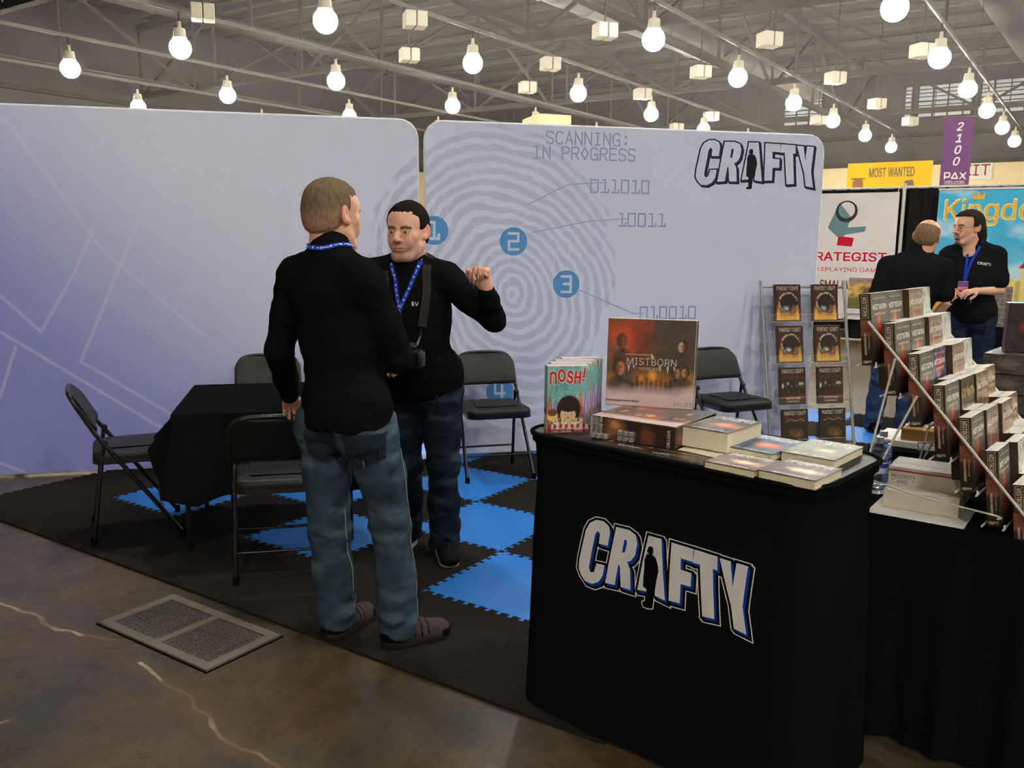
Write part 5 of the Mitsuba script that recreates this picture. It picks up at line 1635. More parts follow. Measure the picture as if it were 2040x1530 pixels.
# ------------------------------------------------------------------ counter goods
CT = CHT + .0025
def face_frame(o, ex, ez):
    """xy print frame: x along ex, y along ez, facing ex x ez."""
    ex, ez = unit(ex), unit(ez)
    return frame4(np.asarray(o, float), ex, ez, np.cross(ex, ez))
def words(parent, s, h, mm, x, y, m_='title_pale', bold=True, width=None, mid=True, z=.0006, label=None):
    t = text2d(s, h, bold, width)
    t = centred(t, x, y) if mid else xf(t, M4(x, y))
    return part(parent, 'lettering', xf(t, mm @ M4(z=z)), m_, label=label or f'lettering {s}')
def rot2(a):
    return np.array([math.cos(a), math.sin(a), 0]), np.array([-math.sin(a), math.cos(a), 0])

# small funfair boxes, standing one behind the other
W6, D6, H6 = .140, .046, .222
fm, fc = grid_print(W6 - .004, H6 - .004, art_fair, 72, 112, face_frame((.002, -.0006, .002), (1, 0, 0), (0, 0, 1)))
sm, sc_ = grid_print(D6 - .004, H6 - .004, lambda u, v: art_fair(u * .3, v), 24, 100, face_frame((-.0006, D6 - .002, .002), (0, -1, 0), (0, 0, 1)))
fair = dict(body=shape(cbox(0, W6, 0, D6, 0, H6, .0025), 'box_edge'), front=shape(fm, 'print_gloss', False, color=fc), side=shape(sm, 'print_gloss', False, color=sc_))
def fat(paths, w):
    return unary_union([LineString(p).buffer(w, quad_segs=5) for p in paths])
def arc_(cx, cy, rx, ry, a0, a1, n=12):
    return [(cx + rx * math.cos(t), cy + ry * math.sin(t)) for t in np.linspace(a0, a1, n)]
NOSH = {'N': [[(0, 0), (0, .8)], [(0, .6)] + arc_(.28, .52, .28, .34, PI * .8, 0) + [(.56, 0)]], 'O': [arc_(.33, .45, .33, .42, 0, 2 * PI, 24)], 'S': [arc_(.28, .66, .24, .20, .2, PI * 1.35) + arc_(.26, .22, .25, .22, PI * .45, -PI * .9)],
        'H': [[(0, 0), (.03, .9)], [(.52, 0), (.5, .92)], [(.02, .45), (.5, .48)]], '!': [[(.1, .3), (.16, .95)], [(.08, .02), (.085, .03)]]}
fl_pos = [(.113, 2.752, 8), (.128, 2.812, 8), (.148, 2.874, 7), (.172, 2.937, 7)]
for i, (x, y, a) in enumerate(fl_pos):
    lab = ['front colourful funfair game box in the row of four on the counter', 'second colourful funfair game box, just behind the front one', 'third colourful funfair game box, its silvery top edge showing', 'rearmost colourful funfair game box of the row of four'][i]
    k = thing('game_box', lab, 'game box', M4(x, y, CT, rz=math.radians(a)), 'funfair game boxes')
    part(k, 'box', fair['body'], None)
    part(k, 'front_print', fair['front'], None, label='colourful funfair cover print')
    part(k, 'side_print', fair['side'], None)
    ff = face_frame((0, -.0012, 0), (1, 0, 0), (0, 0, 1))
    xx, yy, sc = .011, .168, .041
    for ch, tilt, dy in (('N', .0, -.002), ('O', .05, .004), ('S', -.02, .0), ('H', -.12, -.002), ('!', -.1, .006)):
        g = affinity.rotate(fat(NOSH[ch], .10), tilt, use_radians=True)
        g2 = affinity.rotate(fat(NOSH[ch], .15), tilt, use_radians=True)
        T_ = lambda q: affinity.affine_transform(q, [sc * .74, 0, 0, sc, xx, yy + dy])
        lk_ = part(k, 'title_letter', xf(sheet(T_(g2)), ff), 'title_white')
        part(lk_, 'letter_face', xf(sheet(T_(g)), ff @ M4(z=.0005)), 'title_red')
        xx += sc * .74 * {'N': .86, 'O': .98, 'S': .82, 'H': .84, '!': .4}[ch]
    words(k, 'A GAME OF BIG APPETITES', .0048, ff, .068, .016, 'title_white')
    words(k, 'FOR 2-6 PLAYERS', .0048, ff, .052, .007, 'title_white')
    words(k, 'CRAFTY', .009, ff, .116, .014, 'title_white')

# flat big game box and the one standing on it
ex, ey = rot2(math.radians(-36.5))
BQ, BH = .298, .069
k = thing('game_box', 'large dark square game box lying flat under the standing one', 'game box', frame4((.252, 2.785 - .062, CT), ex, ey, Z))
part(k, 'box', cbox(0, BQ, 0, BQ, 0, BH, .002), 'box_dark')
m, c = grid_print(BQ - .004, BH - .004, art_war_side, 110, 26, face_frame((.002, -.0006, .002), (1, 0, 0), (0, 0, 1)))
part(k, 'side_print', m, 'print_gloss', color=c)
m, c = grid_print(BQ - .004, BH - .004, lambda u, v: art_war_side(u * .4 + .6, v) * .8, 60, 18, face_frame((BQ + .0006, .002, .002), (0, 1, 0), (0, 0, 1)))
part(k, 'side_print', m, 'print_gloss', color=c)
m, c = grid_print(BQ - .004, BQ - .004, art_war, 90, 90, face_frame((.002, .002, BH + .0006), (1, 0, 0), (0, 1, 0)))
part(k, 'lid_print', m, 'print_gloss', color=c)
ff = face_frame((0, -.0014, 0), (1, 0, 0), (0, 0, 1))
words(k, 'CRAFTY', .010, ff @ M4(.020, .012, rz=PI / 2), 0, 0, 'title_dark', mid=False)
words(k, 'HOUSE WAR', .009, ff @ M4(.046, .006, rz=PI / 2), 0, 0, 'title_white', mid=False)
words(k, 'MISTBORN', .010, ff @ M4(.272, .056, rz=-PI / 2), 0, 0, 'title_pale', mid=False)
ex, ey = rot2(math.radians(-17))
tq = .062
k = thing('game_box', 'large square game box standing upright with an ember sky and pale mist', 'game box', frame4(np.array([.318, 2.905, CT + BH]), ex, ey, Z) @ M4(rx=-.06))
part(k, 'box', cbox(0, .294, 0, tq, 0, .296, .002), 'box_edge')
m, c = grid_print(.291, .292, lambda u, v: art_war(u, v) * 1.2, 150, 150, face_frame((.0015, -.0006, .002), (1, 0, 0), (0, 0, 1)))
part(k, 'front_print', m, 'print_gloss', color=c, label='cover print with red sky, figures and mist')
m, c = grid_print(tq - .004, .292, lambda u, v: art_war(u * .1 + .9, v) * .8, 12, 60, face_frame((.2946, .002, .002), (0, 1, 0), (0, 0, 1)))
part(k, 'side_print', m, 'print_gloss', color=c)
ff = face_frame((0, -.0014, 0), (1, 0, 0), (0, 0, 1))
words(k, 'MISTBORN', .024, ff, .152, .152, 'title_dark', True, .168, z=0)
words(k, 'MISTBORN', .0235, ff, .151, .153, 'title_pale', False, .166, z=.0008)
for x, h0 in ((.075, .026), (.092, .012), (.18, .02), (.205, .026), (.226, .016)):
    part(k, 'flourish', xf(sheet(Polygon([(x - .004, .14), (x + .004, .14), (x + .001, .14 - h0)])), ff), 'title_pale')
part(k, 'flourish', xf(sheet(Polygon([(.148, .166), (.160, .166), (.150, .184)])), ff), 'title_pale')
words(k, "BRANDON SANDERSON'S", .0050, ff, .108, .176, 'title_pale')
words(k, 'HOUSE WAR', .0085, ff, .145, .130, 'title_pale', False)
words(k, 'Game Design by Kevin Wilson', .0058, ff, .058, .018, 'title_dark')
words(k, 'CRAFTY', .013, ff, .266, .019, 'logo_black', True)
words(k, 'CRAFTY', .0125, ff, .266, .0193, 'title_white', True, z=.0009)

# books lying on the counter
def lying_book(name, label, o, deg, w, h, t, art, title, z, group=None, edge='page_edge'):
    ex, ey = rot2(math.radians(deg))
    k = thing(name, label, 'book', frame4(np.array([*o, z]), ex, ey, Z), group)
    part(k, 'pages', cbox(.001, w - .003, .002, h - .002, .0012, t - .0012, .001), edge)
    part(k, 'back_cover', bx(0, w, 0, h, 0, .0012), 'box_dark')
    part(k, 'front_cover', cbox(0, w, 0, h, t - .0013, t, .0006), 'box_dark')
    part(k, 'spine', cbox(-.0006, .0008, 0, h, 0, t, .0004), 'box_dark')
    m, c = grid_print(w - .002, h - .002, art, 60, 84, face_frame((.001, .001, t + .0005), (1, 0, 0), (0, 1, 0)))
    pk = part(k, 'cover_print', m, 'print_satin', color=c)
    mm = face_frame((0, 0, t + .0009), (1, 0, 0), (0, 1, 0))
    words(k, title[0], .0075, mm, w / 2, h * .92, 'title_white', False, w * .72)
    words(k, title[1], .0085, mm, w / 2, h * .84, 'title_white', True, w * .66)
    words(k, title[2], .006, mm, w / 2, h * .07, 'title_white', True, w * .62)
    return k
BD = math.degrees(math.atan2(CD[1], CD[0]))
def cpos(s, n):
    p = CO + CD * s + CN * n
    return (float(p[0]), float(p[1]))
GB = 'role-playing books lying on the counter'
TT = ('BRANDON SANDERSON', 'MISTBORN', 'ADVENTURE GAME')
# frames: width runs along the counter, height runs away
lying_book('book', 'thick book with an orange and green cover beside the big boxes', (.518, 2.585), BD + 1, .155, .228, .062, art_land((74, 70, 52), (44, 40, 32), (206, 92, 48), 3), TT, CT + .004, GB)
lying_book('book', 'thin book with a blue and fiery orange cover', (.632, 2.512), BD - 1, .152, .228, .022, art_land((62, 88, 112), (40, 54, 74), (216, 96, 56), 7), ('BRANDON SANDERSON', 'MISTBORN', 'ALLOY OF LAW'), CT, GB)
lying_book('book', 'thin book with a misty olive green cover at the back right corner', (.775, 2.432), BD + 1, .156, .228, .026, art_land((128, 128, 110), (92, 94, 80), (150, 146, 98), 11), ('BRANDON SANDERSON', 'MISTBORN', 'SKAA'), CT, GB)
lying_book('book', 'thin book with a tan and cream cover at the front edge', (.532, 2.330), BD - .5, .152, .150, .022, art_land((116, 84, 66), (70, 54, 46), (212, 176, 136), 5), ('BRANDON SANDERSON', 'MISTBORN', 'ADVENTURE GAME'), CT, GB)
lying_book('book', 'thin book with a dark red-brown cover at the front right corner', (.652, 2.226), BD - .5, .158, .172, .026, art_land((88, 58, 48), (56, 40, 36), (198, 178, 140), 9), ('BRANDON SANDERSON', 'MISTBORN', 'HEROES AND SKAA'), CT, GB)
# flyers under and beside them
for i, (o, dg, w, h, art, lab) in enumerate((((.265, 2.64), BD + 3, .22, .09, art_band, 'dark glossy flyer lying under the bags of dice'), ((.385, 2.515), BD + 2, .20, .10, art_dusk, 'dark glossy flyer at the front edge of the counter with white lettering'))):
    ex, ey = rot2(math.radians(dg))
    k = thing('flyer', lab, 'flyer', frame4(np.array([*o, CT + .0004 + .0003 * i]), ex, ey, Z))
    m, c = grid_print(w, h, art, 50, 26)
    part(k, 'sheet', bx(0, w, 0, h, -.0004, -.0001), 'paper_white')
    part(k, 'print', m, 'print_gloss', color=c)
    words(k, ['MISTBORN', 'CRAFTY'][i], .011, np.eye(4), w * [.5, .28][i], h * .2, 'title_white')
for i, (o, dg) in enumerate((((.50, 2.545), BD + 6), ((.506, 2.535), BD - 4), ((.512, 2.530), BD + 1))):
    ex, ey = rot2(math.radians(dg))
    single('paper_sheet', ['lowest cream paper sheet under the thick book', 'middle cream paper sheet under the thick book', 'top cream paper sheet under the thick book'][i], 'paper', bx(0, .20, 0, .15, 0, .0010), 'page_edge', m=frame4(np.array([*o, CT + .0006 + .0011 * i]), ex, ey, Z))
# bags of dice
scene['clear_film'] = {'type': 'thindielectric', 'int_ior': 1.25}
mat('die_grey', (132, 128, 124), .3, spec=.6)
mat('die_pip', (240, 238, 230), .5)
mat('card_red', (150, 40, 40), .5)
die = cbox(-.008, .008, -.008, .008, -.008, .008, .0022)
pips = cat(*[xf(sheet(Point(x, y).buffer(.0016, quad_segs=3), .0081), R_) for R_ in (np.eye(4), M4(rx=PI / 2), M4(rx=-PI / 2), M4(ry=PI / 2), M4(ry=-PI / 2)) for x, y in ((-.004, -.004), (.004, .004), (0, 0))])
dd_, dp_ = shape(die, 'die_grey'), shape(pips, 'die_pip')
rng = np.random.default_rng(5)
for b, (x, y, nlay, lab) in enumerate(((.283, 2.69, 1, 'clear bag of loose grey dice near the funfair boxes'), (.362, 2.648, 2, 'clear bag of grey dice stacked in two layers before the flat box'))):
    bgk = thing('dice_bag', lab, 'bag', M4(x, y, CT + .001, rz=math.radians(BD + 8)))
    w_ = .030
    bag = loft([(rrect(-w_ * 2.2, w_ * 2.2, -.026, .026, .012), .0005), (rrect(-w_ * 1.9, w_ * 1.9, -.024, .024, .012), .010), (rrect(-w_ * 1.3, w_ * 1.3, -.02, .02, .012), .010 + .017 * nlay), (rrect(-w_ * .7, w_ * .7, -.008, .008, .006), .018 + .018 * nlay)], 40)
    nv_ = np.array(bag.vertices)
    nv_ += .003 * (np.stack([meshkit.noise(nv_ * 120, s) for s in (1, 2, 3)], 1) - .5)
    nv_[:, 2] = np.maximum(nv_[:, 2], .0003)
    part(bgk, 'film', trimesh.Trimesh(nv_, bag.faces, process=False), 'clear_film')
    for L_ in range(nlay):
        for i in range(3):
            for j in range(2):
                dk = thing('die', 'small grey six-sided die inside a clear bag on the counter', 'die', M4(x, y, CT + .001, rz=math.radians(BD + 8)) @ M4(-.020 + i * .020, -.010 + j * .020, .0095 + L_ * .0175, rz=rng.uniform(-.3, .3)), 'grey dice in clear bags')
                part(dk, 'cube_body', dd_, None)
                part(dk, 'pips', dp_, None)

# ------------------------------------------------------------------ book rack on the right table
mat('wire_white', (222, 216, 204), .4, spec=.5)
CNr, SNr = unit(RX), unit(RY)
R0 = np.array([1.119, 2.663, 1.199])
RSTEP = np.array([.0594, -.0507, -.0866])
KT, KH, KW = .0345, .222, .152
cov_arts = dict(red=art_red_figure, rose=art_rose, pale=art_pale, violet=art_violet, olive=art_olive, amber=art_amber)
COVER, SPINE = {}, {}
for nm, fn in cov_arts.items():
    m, c = grid_print(KW - .001, KH - .002, fn, 34, 48, face_frame((.0005, -.0005, .001), (1, 0, 0), (0, 0, 1)))
    COVER[nm] = shape(m, 'print_gloss', color=c)
m, c = grid_print(KT - .001, KH - .002, art_spine, 14, 70, face_frame((-.0006, KT - .0005, .001), (0, -1, 0), (0, 0, 1)))
SPINE['red'] = shape(m, 'print_gloss', color=c)
m, c = grid_print(KT - .001, KH - .002, lambda u, v: art_spine(u, v * .3 + .68) * .8, 8, 30, face_frame((-.0006, KT - .0005, .001), (0, -1, 0), (0, 0, 1)))
SPINE['dark'] = shape(m, 'print_gloss', color=c)
PAGES = shape(cbox(.001, KW - .0005, .0007, KT - .0007, .001, KH + .0003, .0004), 'page_white')
CASE = shape(cat(cbox(0, KW, 0, .0010, 0, KH, .0004), cbox(0, KW, KT - .0010, KT, 0, KH, .0004), cbox(0, .0010, 0, KT, 0, KH, .0004)), 'box_dark')
sf = face_frame((-.0012, KT, 0), (0, -1, 0), (0, 0, 1))
ST = [shape(xf(xf(centred(text2d('MISTBORN', .0125, True, .060)), M4(rz=-PI / 2)), sf @ M4(KT / 2, .182)), 'title_pale'), shape(xf(xf(centred(text2d('BRANDON SANDERSON', .0062, True, .066)), M4(rz=-PI / 2)), sf @ M4(KT * .40, .066)), 'title_pale'),
      shape(xf(xf(centred(text2d('ADVENTURE GAME', .003, False, .050)), M4(rz=-PI / 2)), sf @ M4(KT * .72, .072)), 'title_pale'), shape(xf(centred(text2d('CRAFTY', .0075, True, .026)), sf @ M4(KT / 2, .0105)), 'title_white'),
      shape(xf(sheet(sbox(-.0105, -.036, .0105, .036).difference(sbox(-.0095, -.035, .0095, .035))), sf @ M4(KT / 2, .182)), 'title_pale')]
cf = face_frame((0, -.0012, 0), (1, 0, 0), (0, 0, 1))
CTX = [shape(xf(centred(text2d('BRANDON SANDERSON', .006, False, .11)), cf @ M4(KW / 2, .205)), 'title_pale'), shape(xf(centred(text2d('MISTBORN', .016, True, .125)), cf @ M4(KW / 2, .178)), 'title_white'), shape(xf(centred(text2d('ADVENTURE GAME', .007, True, .10)), cf @ M4(KW / 2, .156)), 'title_pale')]
CTW = [shape(xf(centred(text2d('THE WAY', .018, True, .09)), cf @ M4(KW / 2, .178)), 'title_gold'), shape(xf(centred(text2d('OF KINGS', .016, True, .10)), cf @ M4(KW / 2, .120)), 'title_gold')]
ROWS = [
 [('red', 1, 0), ('red', 1, 0), ('rose', 1, .02), ('pale', 1, .0)],
 [('red', 1, 0), ('red', 3, 0), ('rose', 2, .012), ('pale', 2, .0)],
 [('red', 1, 0), ('violet', 2, -.006), ('rose', 2, .012), ('pale', 2, 0)],
 [('red', 1, 0), ('olive', 2, .006), ('amber', 2, .012), ('amber', 3, 0)],
 [('red', 1, 0), ('rose', 3, .006), ('amber', 1, .016), ('amber', 3, .0)],
 [('red', 1, 0), ('pale', 1, .02), ('rose', 2, .0), ('amber', 2, 0)],
 [('red', 1, 0), ('pale', 2, .02), ('rose', 2, .0), ('amber', 2, 0)]]
ordw = ['top', 'second', 'third', 'fourth', 'fifth', 'sixth', 'lowest']
colw = ['nearest the wire rail', 'second along', 'third along', 'farthest']
adj = dict(red='red-figured', rose='rose and brown', pale='pale grey-green', violet='violet', olive='olive lettered', amber='amber')
for r, row in enumerate(ROWS):
    base = R0 + RSTEP * r
    tilt = frame4(base, SNr, -CNr, Z) @ M4(rx=-.12)
    for cidx, (kind, n, proud) in enumerate(row):
        for q in range(n):
            m = tilt @ M4(cidx * .157, -proud + q * (KT + .0006), 0, rz=.01 * ((r * 7 + cidx * 3 + q) % 3 - 1))
            lab = f'{adj[kind]} paperback book in the {ordw[r]} wire rack row, {colw[cidx]}' if n == 1 else f'{adj[kind]} paperback book, {"front" if q == 0 else "middle" if q < n - 1 else "rear"} of its stack, {ordw[r]} rack row, {colw[cidx]}'
            k = thing('book', lab, 'book', m, 'paperback books in the wire rack')
            part(k, 'pages', PAGES, None)
            part(k, 'cover', CASE, None)
            if q == 0:
                part(k, 'cover_print', COVER[kind], None)
                for t_ in (CTW if kind == 'olive' else CTX):
                    part(k, 'lettering', t_, None)
            if cidx == 0:
                part(k, 'spine_print', SPINE['red'], None)
                for t_ in ST:
                    part(k, 'spine_lettering', t_, None)
            else:
                part(k, 'spine_print', SPINE['dark'], None)
# the rack's wires
k = thing('wire_rack', 'white wire book rack stepping down across the right table', 'rack')
def rp(s, n, z):       # along the slope direction, away from the camera, height
    return np.array([1.106, 2.675, 0]) + CNr * s - -SNr * n + Z * z
slope = -.285 / .2588
for n in (-.014, .640):
    part(k, 'side_rail', tube([rp(-.004, n, 1.334), rp(.25, n, 1.334 + slope * .254), rp(.53, n, 1.334 + slope * .534)], .0042, 8), 'wire_white', 40)
    part(k, 'leg', tube([rp(.084, n, 1.148 + .08), rp(.0, n, .743), rp(.004, n, .7425), rp(.155, n, 1.12)], .0036, 8), 'wire_white', 40)
    part(k, 'base_wire', tube(curve([rp(.0, n, .81), rp(.012, n, .842), rp(.20, n, .815), rp(.395, n, .800), rp(.40, n, .79)], 5), .003, 8), 'wire_white', 40)
for r in range(7):
    b = R0 + RSTEP * r
    part(k, 'shelf_wire', tube([b - SNr * .018 + CNr * .010 - Z * .004, b + SNr * .645 + CNr * .010 - Z * .004], .0028, 8), 'wire_white', 40)
    part(k, 'shelf_wire', tube([b - SNr * .018 - CNr * .045 - Z * .004, b + SNr * .645 - CNr * .045 - Z * .004], .0028, 8), 'wire_white', 40)
    part(k, 'lip_wire', tube([b - SNr * .014 + CNr * .012 - Z * .004, b - SNr * .014 + CNr * .012 + Z * .012], .0028, 8), 'wire_white', 40)

# boxes, paper and bottles under the rack
mat('mail_white', (222, 216, 204), .55, spec=.3)
mat('mail_red', (186, 52, 52), .5)
mat('mail_grey_print', (118, 92, 92), .6)
mat('carton', (206, 198, 176), .75, spec=.15)
mat('cardboard', (140, 104, 62), .85, spec=.1)
ex, ey = rot2(math.radians(-34.5))
single('paper_sheet', 'white paper sheet lying on the black table under the small carton', 'paper', bx(0, .276, 0, .212, 0, .0006), 'paper_white', m=frame4(np.array([1.114, 2.622, TZ + .001]), *rot2(math.radians(-36)), Z))
wk = thing('small_carton', 'small plain white carton in front of the mail box', 'box', frame4(np.array([1.188, 2.678, TZ + .002]), ex, ey, Z))
part(wk, 'box', cbox(0, .218, 0, .075, 0, .058, .002), 'carton')
part(wk, 'slot', bx(.03, .058, .02, .024, .0575, .0585), 'cardboard')
part(wk, 'slot', bx(.155, .19, .02, .024, .0575, .0585), 'cardboard')
mk_ = thing('mail_box', 'white shipping carton with a red stripe and PRIORITY MAIL lettering', 'box', frame4(np.array([1.238, 2.765, TZ + .0015]), ex, ey, Z))
part(mk_, 'box', cbox(0, .225, 0, .16, 0, .112, .002), 'mail_white')
ff = face_frame((0, -.0008, 0), (1, 0, 0), (0, 0, 1))
part(mk_, 'stripe', xf(sheet(sbox(.001, .098, .224, .103)), ff), 'mail_red')
words(mk_, 'PRIORITY', .0115, ff, .047, .081, 'mail_grey_print', False, .074)
words(mk_, 'MAIL', .0105, ff, .047, .064, 'mail_grey_print', False, .034)
for x in (.016, .078):
    part(mk_, 'star', xf(sheet(Point(x, .069).buffer(.0022, quad_segs=3)), ff), 'mail_grey_print')
part(mk_, 'tape', bx(.0, .225, .06, .10, .1121, .1127), 'mail_white')
scene['bottle_plastic'] = {'type': 'thindielectric', 'int_ior': 1.35}
scene['water'] = {'type': 'dielectric', 'int_ior': 1.333}
mat('bottle_cap', (214, 216, 216), .4)
mat('bottle_label', (196, 206, 222), .3)
mat('label_blue', (46, 62, 150), .4)
ribs = [(.001, 0), (.028, 0), (.032, .006)] + [(.032 - .0018 * (i % 2), .012 + i * .0085) for i in range(6)] + [(.032, .066), (.032, .118)] + [(.0325, .124), (.031, .136), (.026, .152), (.016, .166), (.0125, .172), (.0125, .182)]
bt = shape(lathe(ribs, 28), 'bottle_plastic', 50)
wt_ = shape(lathe([(.001, .002), (.027, .002), (.0305, .008), (.0300, .066), (.0305, .118), (.0295, .134), (.0245, .150), (.001, .1505)], 28), 'water', 50)
bc = shape(lathe([(.0132, .172), (.0135, .174), (.0135, .190), (.0125, .192), (.001, .192)], 20), 'bottle_cap', 40)
bl = shape(lathe([(.0323, .072), (.0323, .112)], 28), 'bottle_label', 50)
bs = shape(lathe([(.0326, .092), (.0326, .106)], 28), 'label_blue', 50)
for (x, y), lab in (((1.233, 2.838), 'clear water bottle in front, beside the white mail carton'), ((1.285, 2.93), 'second clear water bottle, half hidden behind the first')):
    k = thing('water_bottle', lab, 'bottle', M4(x, y, TZ + .001, rz=x * 9), 'water bottles')
    for nm, d in (('plastic', bt), ('water', wt_), ('cap', bc), ('label_band', bl), ('label_stripe', bs)):
        part(k, nm, d, None)

# stacked game boxes at the far end of the table
TR4 = lambda s, n, z, a=0.0: frame4(RO + CNr * s + SNr * n + Z * z, *rot2(math.atan2(CNr[1], CNr[0]) + a), Z)
bm, bcol = grid_print(.296, .074, art_battle, 70, 18, face_frame((.002, -.0006, .002), (1, 0, 0), (0, 0, 1)))
bt1, bt2 = shape(cbox(0, .30, 0, .30, 0, .078, .002), 'box_dark'), shape(bm, 'print_gloss', color=bcol)
lm_, lcol = grid_print(.296, .296, art_battle, 50, 50, face_frame((.002, .002, .0786), (1, 0, 0), (0, 1, 0)))
bt3 = shape(lm_, 'print_gloss', color=lcol)
for i in range(5):
    k = thing('game_box', ['lowest', 'second', 'third', 'fourth', 'topmost'][i] + ' flat dark game box in the stack behind the wire rack', 'game box', TR4(.09 + .004 * (i % 2), 1.16, TZ + .001 + i * .0795, .01 * (i % 3 - 1)), 'flat game boxes stacked on the right table')
    part(k, 'box', bt1, None); part(k, 'side_print', bt2, None); part(k, 'lid_print', bt3, None)
k = thing('game_box', 'upright dark box with a red cloud, standing on the stack of game boxes', 'game box', TR4(.15, 1.24, TZ + .001 + 5 * .0795 + .001, .35))
part(k, 'box', cbox(0, .19, 0, .08, 0, .20, .002), 'box_dark')
m, c = grid_print(.186, .196, art_nebula, 60, 60, face_frame((.002, -.0006, .002), (1, 0, 0), (0, 0, 1)))
part(k, 'front_print', m, 'print_gloss', color=c)
part(k, 'top_print', bx(.002, .188, .002, .078, .200, .2006), mat('top_blue', (160, 190, 204), .25))

# low black case with a tray and a cardboard box, behind the table
k = thing('black_case', 'black case standing on the mat behind the display table', 'case', M4(1.86, 4.35, .013, rz=-.6))
part(k, 'body', cbox(-.02, .46, -.04, .36, .0, .54, .01), 'black_cloth')
part(k, 'lid_line', cbox(-.022, .462, -.042, .362, .46, .47, .003), 'rubber')
kk = thing('paper_tray', 'flat grey-white tray on the black case behind the bottles', 'tray', M4(1.86, 4.35, .5545, rz=-.6))
part(kk, 'tray', cbox(0, .42, 0, .30, 0, .035, .004), 'mail_white')
kk = thing('cardboard_box', 'flat brown cardboard box on the grey-white tray', 'box', M4(1.86, 4.35, .5905, rz=-.6) @ M4(.12, .03))
part(kk, 'box', cbox(0, .28, 0, .22, 0, .06, .003), 'cardboard')
part(kk, 'tape', bx(0, .28, .09, .13, .0601, .0606), 'carton')

# ------------------------------------------------------------------ leaflet rack of clear pockets by the display wall
mat('alu', (172, 172, 166), .35, .8)
scene['acrylic'] = {'type': 'thindielectric', 'int_ior': 1.4}
def lr(s, off, z):        # wall coordinate, distance from the wall, height
    return WO + WX * s + WN * off + Z * z
rk = thing('leaflet_rack', 'aluminium floor rack with clear pockets beside the display wall', 'rack')
TOPZ, LEAN = 1.285, .235
off_at = lambda z: .10 + (TOPZ - z) * LEAN
for s in (2.530, 3.225):
    part(rk, 'post', tube([lr(s, off_at(z), z) for z in (.014, .4, .8, TOPZ)], .0115, 10), 'alu', 40)
    part(rk, 'foot', bar(lr(s, off_at(0) + .03, .022), lr(s, off_at(0) - .30, .022), .025, .018), 'alu')
part(rk, 'crossbar', tube([lr(2.53, off_at(1.24), 1.24), lr(3.225, off_at(1.24), 1.24)], .008, 8), 'alu')
part(rk, 'crossbar', tube([lr(2.53, off_at(.06), .06), lr(3.225, off_at(.06), .06)], .008, 8), 'alu')
tiltv = unit(Z - WN * LEAN)                # up along the rack
fmr, fcr = {}, {}
RKW, RKH, RKT = .215, .278, .022
for nm, fn in (('ring', art_ring), ('band', art_band), ('dusk', art_dusk)):
    m, c = grid_print(RKW - .001, RKH - .001, fn, 62, 80, face_frame((.0005, -.0005, .0005), (1, 0, 0), (0, 0, 1)))
    fmr[nm] = shape(m, 'print_gloss', color=c)
bk_body = shape(cbox(0, RKW, .001, RKT, 0, RKH, .001), 'box_dark')
bk_pages = shape(cbox(.003, RKW + .0008, .003, RKT - .003, .002, RKH + .0008, .0005), 'page_edge')
cf2 = face_frame((0, -.0012, 0), (1, 0, 0), (0, 0, 1))
t1 = [shape(xf(centred(text2d('FANTASY CRAFT', .028, True, .175)), cf2 @ M4(RKW / 2, .248)), 'title_pale'), shape(xf(centred(text2d('FANTASY CRAFT', .022, False, .150)), cf2 @ M4(RKW / 2, .2475, .0006)), 'title_dark')]
t2 = [shape(xf(centred(text2d('ADVENTURE', .015, True, .115)), cf2 @ M4(RKW / 2, .047)), 'title_white'), shape(xf(centred(text2d('COMPANION', .013, False, .105)), cf2 @ M4(RKW / 2, .022)), 'title_pale')]
names = [('ring', 'ring of bone and fire'), ('ring', 'ring of bone and fire'), ('band', 'dark company of figures'), ('dusk', 'dark amber-lit')]
rws = ['top', 'second', 'third', 'fourth']
